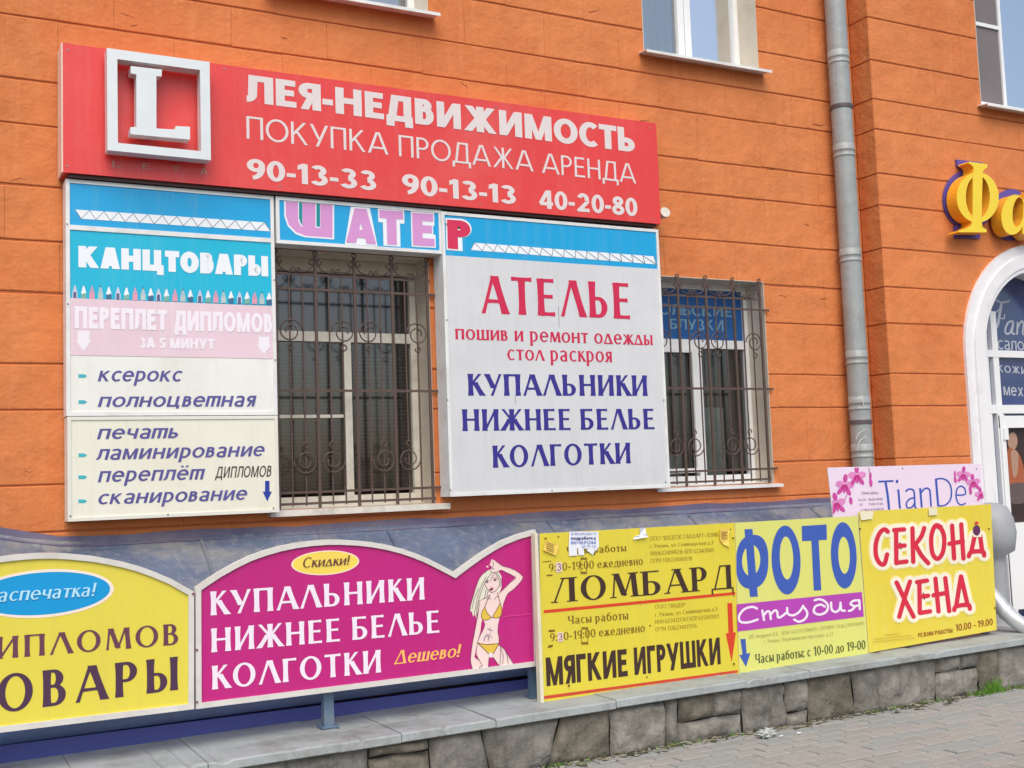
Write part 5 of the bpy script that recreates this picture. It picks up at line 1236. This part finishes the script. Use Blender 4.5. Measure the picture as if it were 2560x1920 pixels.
sb = board('second_hand_board', 'golden yellow board with red brush letters in white halos, rightmost of the row', [(2146, 1279), (2477.4, 1260.4), (2491.8, 1575), (2172.3, 1631.8)], YB - .004, M_YL3, M_EDGE)
YQ = YB - .004
M_HAL = mat('soft white halo print', (244, 236, 214), .5); M_HAL2 = mat('lemon halo rim', (242, 228, 130), .5); M_BR = mat('red brush print', (212, 38, 66), .5, .06)
ST = [[(1190, 565), (1165, 548), (1130, 575), (1102, 650), (1102, 740), (1130, 800), (1165, 805), (1185, 735)], [(1238, 553), (1312, 548)], [(1252, 560), (1254, 800)], [(1254, 675), (1315, 668)], [(1256, 797), (1330, 788)],
      [(1374, 540), (1380, 790)], [(1462, 538), (1440, 600), (1392, 665)], [(1395, 660), (1440, 740), (1492, 800)], [(1585, 530), (1545, 520), (1515, 600), (1522, 720), (1560, 768), (1600, 720), (1612, 620), (1590, 545), (1545, 520)],
      [(1670, 520), (1685, 765)], [(1650, 655), (1750, 638)], [(1738, 510), (1755, 765)], [(1838, 600), (1812, 720)], [(1880, 600), (1895, 715)], [(1795, 748), (1812, 718), (1895, 712), (1910, 742)],
      [(1255, 945), (1310, 1060), (1382, 1200)], [(1355, 938), (1315, 1060), (1275, 1200)], [(1408, 942), (1482, 930)], [(1425, 945), (1428, 1170)], [(1428, 1052), (1490, 1043)], [(1432, 1172), (1505, 1160)],
      [(1545, 915), (1568, 1160)], [(1530, 1040), (1628, 1022)], [(1618, 912), (1648, 1158)], [(1735, 900), (1700, 1120)], [(1737, 900), (1785, 1112)], [(1685, 1150), (1702, 1122), (1788, 1112), (1802, 1140)]]
Q = Print(YQ, 1820, 1140, 2.989)
for i, s_ in enumerate(ST): Q.stroke(s_, 104, M_HAL2, lift=.0011 + i * .00007)
for i, s_ in enumerate(ST): Q.stroke(s_, 86, M_HAL, lift=.0033 + i * .00007)
for i, s_ in enumerate(ST): Q.stroke(s_, 33, M_BR, lift=.0055 + i * .00007)
Q.k = 115; M_CT = mat('purple sticker', (96, 40, 92), .5)
Q.poly([(1826, 605), (1832, 540), (1880, 540), (1888, 605)], M_HAL); Q.ell(1852, 556, 27, 40, M_CT); Q.ell(1852, 500, 14, 10, M_BR)
MO = mat('faint ochre print', (190, 150, 50), .6)
for a_, c2, yy in ((1165, 1270, 1336), (1085, 1370, 1366), (1080, 1385, 1388)):
    x = a_
    while x < c2: Q.stroke([(x, yy - (x - a_) * .10), (x + 9, yy - (x + 9 - a_) * .10)], 5, MO, False, cap=False); x += 13
Q.poly([(975, 418), (1080, 412), (1070, 470), (985, 480)], mat('torn tape', (232, 226, 196), .6)); Q.poly([(1490, 392), (1550, 388), (1555, 440), (1492, 445)], MATS['torn tape'])
Q.build('printed_artwork', sb)
put(sb, 'РЕЖИМ РАБОТЫ:', (2295, 1583, 1593.5, 2382, 1570.5, 1580.5), YQ, mat('rust brown print', (150, 84, 30), .5), off=.02)
put(sb, '10.00 - 19.00', (2389.4, 1561, 1578.5, 2481.8, 1545.5, 1562), YQ, MATS['rust brown print'], off=.02, top='dig')

tb = board('orchid_board', 'pale pink board with thin blue lettering and orchids, above the second hand board', [(2068.7, 1169), (2452.8, 1158.7), (2459, 1275), (2083.5, 1300)], YB + .04, mat('pale pink board', (234, 216, 234), .5, .03, 2), M_EDGE)
YT = YB + .04
M_TB = mat('medium blue print', (52, 84, 178), .5, .05)
Q = Print(YT, 2040, 1140, 4.809)
for pts, w_ in (([(748, 308), (930, 300)], 22), ([(835, 310), (860, 470), (878, 645)], 27), ([(988, 400), (1008, 632)], 24), ([(1075, 430), (1110, 400), (1160, 405), (1180, 450), (1190, 620), (1212, 620)], 20),
                ([(1182, 500), (1120, 520), (1085, 570), (1100, 622), (1150, 615), (1190, 560)], 19), ([(1250, 385), (1270, 618)], 24), ([(1262, 440), (1310, 390), (1360, 400), (1372, 460), (1382, 610)], 20),
                ([(1440, 272), (1468, 605)], 26), ([(1440, 278), (1520, 272), (1590, 310), (1625, 400), (1615, 520), (1550, 590), (1468, 600)], 18),
                ([(1690, 470), (1790, 460), (1785, 390), (1740, 362), (1695, 395), (1682, 480), (1705, 560), (1750, 588), (1798, 565)], 17)): Q.stroke(pts, w_, M_TB, cap=False)
Q.ell(972, 305, 16, 20, M_TB); Q.build('lettering', tb)
O1 = mat('orchid magenta', (204, 74, 160), .5, .12, 20); O2 = mat('orchid pink', (222, 138, 196), .5, .15, 20); O3 = mat('orchid deep', (186, 44, 120), .5)
Q = Print(YT, 2040, 1140, 4.809)
def orchid(cx, cy, s, rot=0):
    def T_(x, y): a = math.radians(rot); return (cx + s * (x * math.cos(a) - y * math.sin(a)), cy + s * (x * math.sin(a) + y * math.cos(a)))
    for (x, y, rx, ry, r_, m_) in ((-60, 5, 58, 45, 0, O2), (60, 5, 58, 45, 0, O2), (0, -75, 30, 55, 0, O1), (-50, 85, 28, 60, 32, O1), (50, 85, 28, 60, -32, O1), (0, 40, 42, 40, 0, O3), (0, 75, 16, 40, 0, O1)):
        q = T_(x, y); Q.ell(q[0], q[1], rx * s, ry * s, m_, r_ + rot, 18)
orchid(345, 340, .95, 5); orchid(490, 225, .92, -3); orchid(240, 560, .95, -12); orchid(1770, 215, .72, 4); orchid(1885, 305, .72, -8); orchid(1975, 450, .6, -10)
for c_ in ((650, 240, 16, 45, 0), (655, 320, 20, 50, -8), (415, 535, 20, 45, -10), (1665, 215, 12, 40, 0), (1672, 285, 16, 40, -8), (1855, 430, 16, 34, 0)): Q.ell(c_[0], c_[1], c_[2], c_[3], O1, c_[4], 16)
Q.stroke([(370, 460), (340, 530)], 7, O3, False); Q.stroke([(630, 130), (640, 200)], 5, O3, False)
# petals must stay on the board: clip at edges
for i, v in enumerate(Q.mb.v):
    xm = P(2070.5 + (v[2] < 1.4) * 8, 1230, YT).x; xM = P(2455, 1200, YT).x; zM = PZ(2260, 1165, YT)
    Q.mb.v[i] = (min(max(v[0], xm), xM), v[1], min(max(v[2], P(2078, 1295, YT).z), zM))
Q.build('orchid_print', tb)
M_SG = mat('grey small print', (130, 122, 150), .6)
put(tb, 'График работы', (2153, 1230.5, 1235.5, 2194, 1230, 1235), YT, M_SG, off=0, top='x')
put(tb, 'Пн-Пт  10.00-19.00', (2145.6, 1247, 1252.5, 2206, 1244.5, 1250.5), YT, M_SG, off=.005, top='dig')
put(tb, 'Сб       11.00-17.00', (2147, 1259, 1264.5, 2207, 1256.5, 1262), YT, M_SG, off=.005, top='dig')
put(tb, '+7 (903) 839-89-00', (2149, 1272.5, 1278, 2209, 1269.5, 1276), YT, M_SG, off=.005, top='dig')
for nm, bb, pts in (('screw', lb, ((1365, 1346), (1834, 1345), (1836, 1660), (1423, 1714))), ('screw', sb, ((2151, 1322), (2473, 1322), (2488, 1520))), ('screw', tb, ((2256, 1171), (2441, 1172)))):
    for (x, y) in pts:
        c_ = P(x, y, YB - .012 if bb is not tb else YT); s_ = MB(); yy = c_.y; s_.tube([(c_.x, yy - .003, c_.z), (c_.x, yy + .009 if bb is not tb else yy, c_.z)], .0045, 8); s_.build('screw', mat('rusty screw', (84, 62, 44), .5), bb)

# ================================================================== VENT HOOD AND ELBOW AT THE RIGHT
M_VG = mat('pale grey painted duct', (160, 164, 168), .5, .08, 3, .15, 30, streak=(128, 126, 122), streak_amt=.4, specks=(128, 104, 86))
vt = empty('vent_duct', tuple(P(2495, 1500, 6.45)), 'thick pale grey ventilation duct with a rounded cap behind the second hand board', 'vent')
Yv = 6.40; R1 = .185
def az(px, py):
    q = P(px, py, 6.0); return math.atan2(q.x, q.y)
Dv = 9.75; azc = az(2544, 1327) - math.asin(R1 / Dv); R2 = Dv * math.sin(az(2519, 1450) - azc); cxv = (Yv + .05) * math.tan(azc)
b = MB(); zt = PZ(2485, 1262, Yv); zm = PZ(2520, 1328, Yv); zn = PZ(2520, 1378, Yv)
b.lathe([(.001, zt + .02), (R1 * .35, zt + .012), (R1 * .7, zt - .02), (R1 * .92, (zt + zm) / 2), (R1, zm), (R1 * .97, zm - .05), (R1 * .88, zn + .01), (R2 * 1.02, zn - .03), (R2, zn - .08), (R2, .2)], cxv, Yv + .05, 32); b.build('duct', M_VG, vt, smooth=True)
M_SIL = mat('galvanised silver', (200, 204, 204), .34, .1, 6, metal=.35)
el = empty('drain_elbow', tuple(P(2520, 1540, 6.0)), 'short silver corrugated drain elbow resting on the coping at the right edge', 'pipe')
pp = [P(2440, 1440, 6.25), P(2468, 1475, 6.18), P(2492, 1502, 6.12), P(2515, 1530, 6.06), P(2540, 1552, 6.0), P(2568, 1570, 5.95), P(2600, 1580, 5.9)]
pq = smooth_line(pp, 4)
b = MB(); b.tube(pq, [.057 + (.003 if i % 2 else 0) for i in range(len(pq))], 20); b.build('elbow', M_SIL, el, smooth=True)
b = MB(); c1 = pp[3]; d_ = (pp[4] - pp[3]).normalized(); b.tube([c1 - d_ * .012, c1 + d_ * .012], .064, 20); b.build('seam_ring', M_SIL, el, smooth=False)

# ================================================================== SMALL GROUND THINGS
def tuft(mb, x, y, n, h, sp, z=0.0):
    for _ in range(n):
        bx, by = x + random.gauss(0, sp), y + random.gauss(0, sp * .4); a = random.uniform(0, 6.28); hh = h * random.uniform(.4, 1.1); le = random.uniform(.1, .7) * hh
        w_ = .004 * random.uniform(.6, 1.3); dx, dy = math.cos(a), math.sin(a)
        p0 = Vector((bx - dy * w_, by + dx * w_, z)); p1 = Vector((bx + dy * w_, by - dx * w_, z)); m0 = Vector((bx + dx * le * .4, by + dy * le * .4, z + hh * .6)); t_ = Vector((bx + dx * le, by + dy * le, z + hh))
        s_ = Vector((-dy * w_ * .7, dx * w_ * .7, 0)); mb.face([p0, p1, m0 - s_, m0 + s_]); mb.face([m0 + s_, m0 - s_, t_])
gr = MB()
c_ = P(2465, 1714, YS); 
for k in range(7): tuft(gr, c_.x - .16 + .05 * k + random.uniform(-.03, .03), YS - .03 - random.uniform(0, .05), 34, .12 if 2 < k < 5 else .05, .035, -.01)
for px, n in ((2178, 20), (2240, 30), (2300, 36), (2340, 20), (1700, 40), (1740, 30), (1660, 25), (1376, 60), (1290, 40), (1440, 20), (1820, 22), (2540, 60), (2560, 60)):
    c2 = P(px, 1800, YS); tuft(gr, c2.x, YS - .02 - random.uniform(0, .04), n, .03, .05, -.008)
o = gr.build('grass', mat('fresh grass', (92, 138, 40), .7, .35, 12)); tag(o, 'green weeds and grass growing along the foot of the stone wall', 'grass', kind='stuff')
ms = MB()
for k in range(1500):
    x = random.uniform(2.6, 8.2); y = YS - .008 - abs(random.gauss(0, .03 + .03 * abs(math.sin(x * 2.3)))); r_ = random.uniform(.005, .012) if k % 4 else random.uniform(.015, .035); a = random.uniform(0, 6)
    ms.poly([(x + r_ * math.cos(a + q) * random.uniform(.6, 1.3), y + r_ * .6 * math.sin(a + q) * random.uniform(.6, 1.3), .003 + random.uniform(0, .006)) for q in (0, 1.2, 2.4, 3.7, 5)], random.choice((0, 0, 0, 1, 2, 2)))
o = ms.build('leaf_litter', [mat('soil and moss', (84, 84, 58), .95, .3, 20), mat('dry leaf', (150, 140, 108), .9, .2, 20), mat('grey chips', (160, 156, 146), .9, .2, 20)]); tag(o, 'soil, moss, dry leaves and chips along the foot of the stone wall', 'litter', kind='stuff')
# crumpled plastic bag
c_ = P(1916, 1828, 5.7) ; c_ = Vector((P(1916, 1828, 5.7).x, 5.68, .02))
d = Vector((1916 - CX, 1834 - CY, FPX)); dd = Vector((RX.dot(d), RY.dot(d), RZ.dot(d))); c_ = CAM + dd * (-1.58 / dd.z)
bm = bmesh.new(); bmesh.ops.create_icosphere(bm, subdivisions=3, radius=1)
for v in bm.verts:
    n_ = v.co.copy(); k = 1 + .35 * math.sin(n_.x * 7 + 1) * math.sin(n_.y * 9) + .25 * math.sin(n_.z * 13 + n_.x * 5) + random.uniform(-.08, .08)
    v.co = Vector((n_.x * .055 * k, n_.y * .035 * k, n_.z * .026 * k))
me = bpy.data.meshes.new('plastic_bag'); bm.to_mesh(me); bm.free(); me.materials.append(mat('translucent white plastic', (176, 182, 176), .35, .08, 30))
o = bpy.data.objects.new('plastic_bag', me); COL.objects.link(o); o.location = c_; tag(o, 'crumpled pale plastic bag lying at the foot of the stone wall', 'plastic bag')
for i, (x, y, lab) in enumerate(((1949, 1841, 'white cigarette end nearest the crumpled plastic bag'), (1992, 1833, 'white cigarette end right of the plastic bag near the wall foot'))):
    d = Vector((x - CX, y - CY, FPX)); dd = Vector((RX.dot(d), RY.dot(d), RZ.dot(d))); q = CAM + dd * (-1.592 / dd.z)
    b = MB(); b.tube([q, q + Vector((.028, .006 * (-1) ** i, 0))], .004, 8); o = b.build('cigarette_end', M_PAP); tag(o, lab, 'cigarette end')
print('objects', len(bpy.data.objects), 'tris', sum(len(o.data.loop_triangles) or len(o.data.polygons) for o in bpy.data.objects if o.type == 'MESH'))
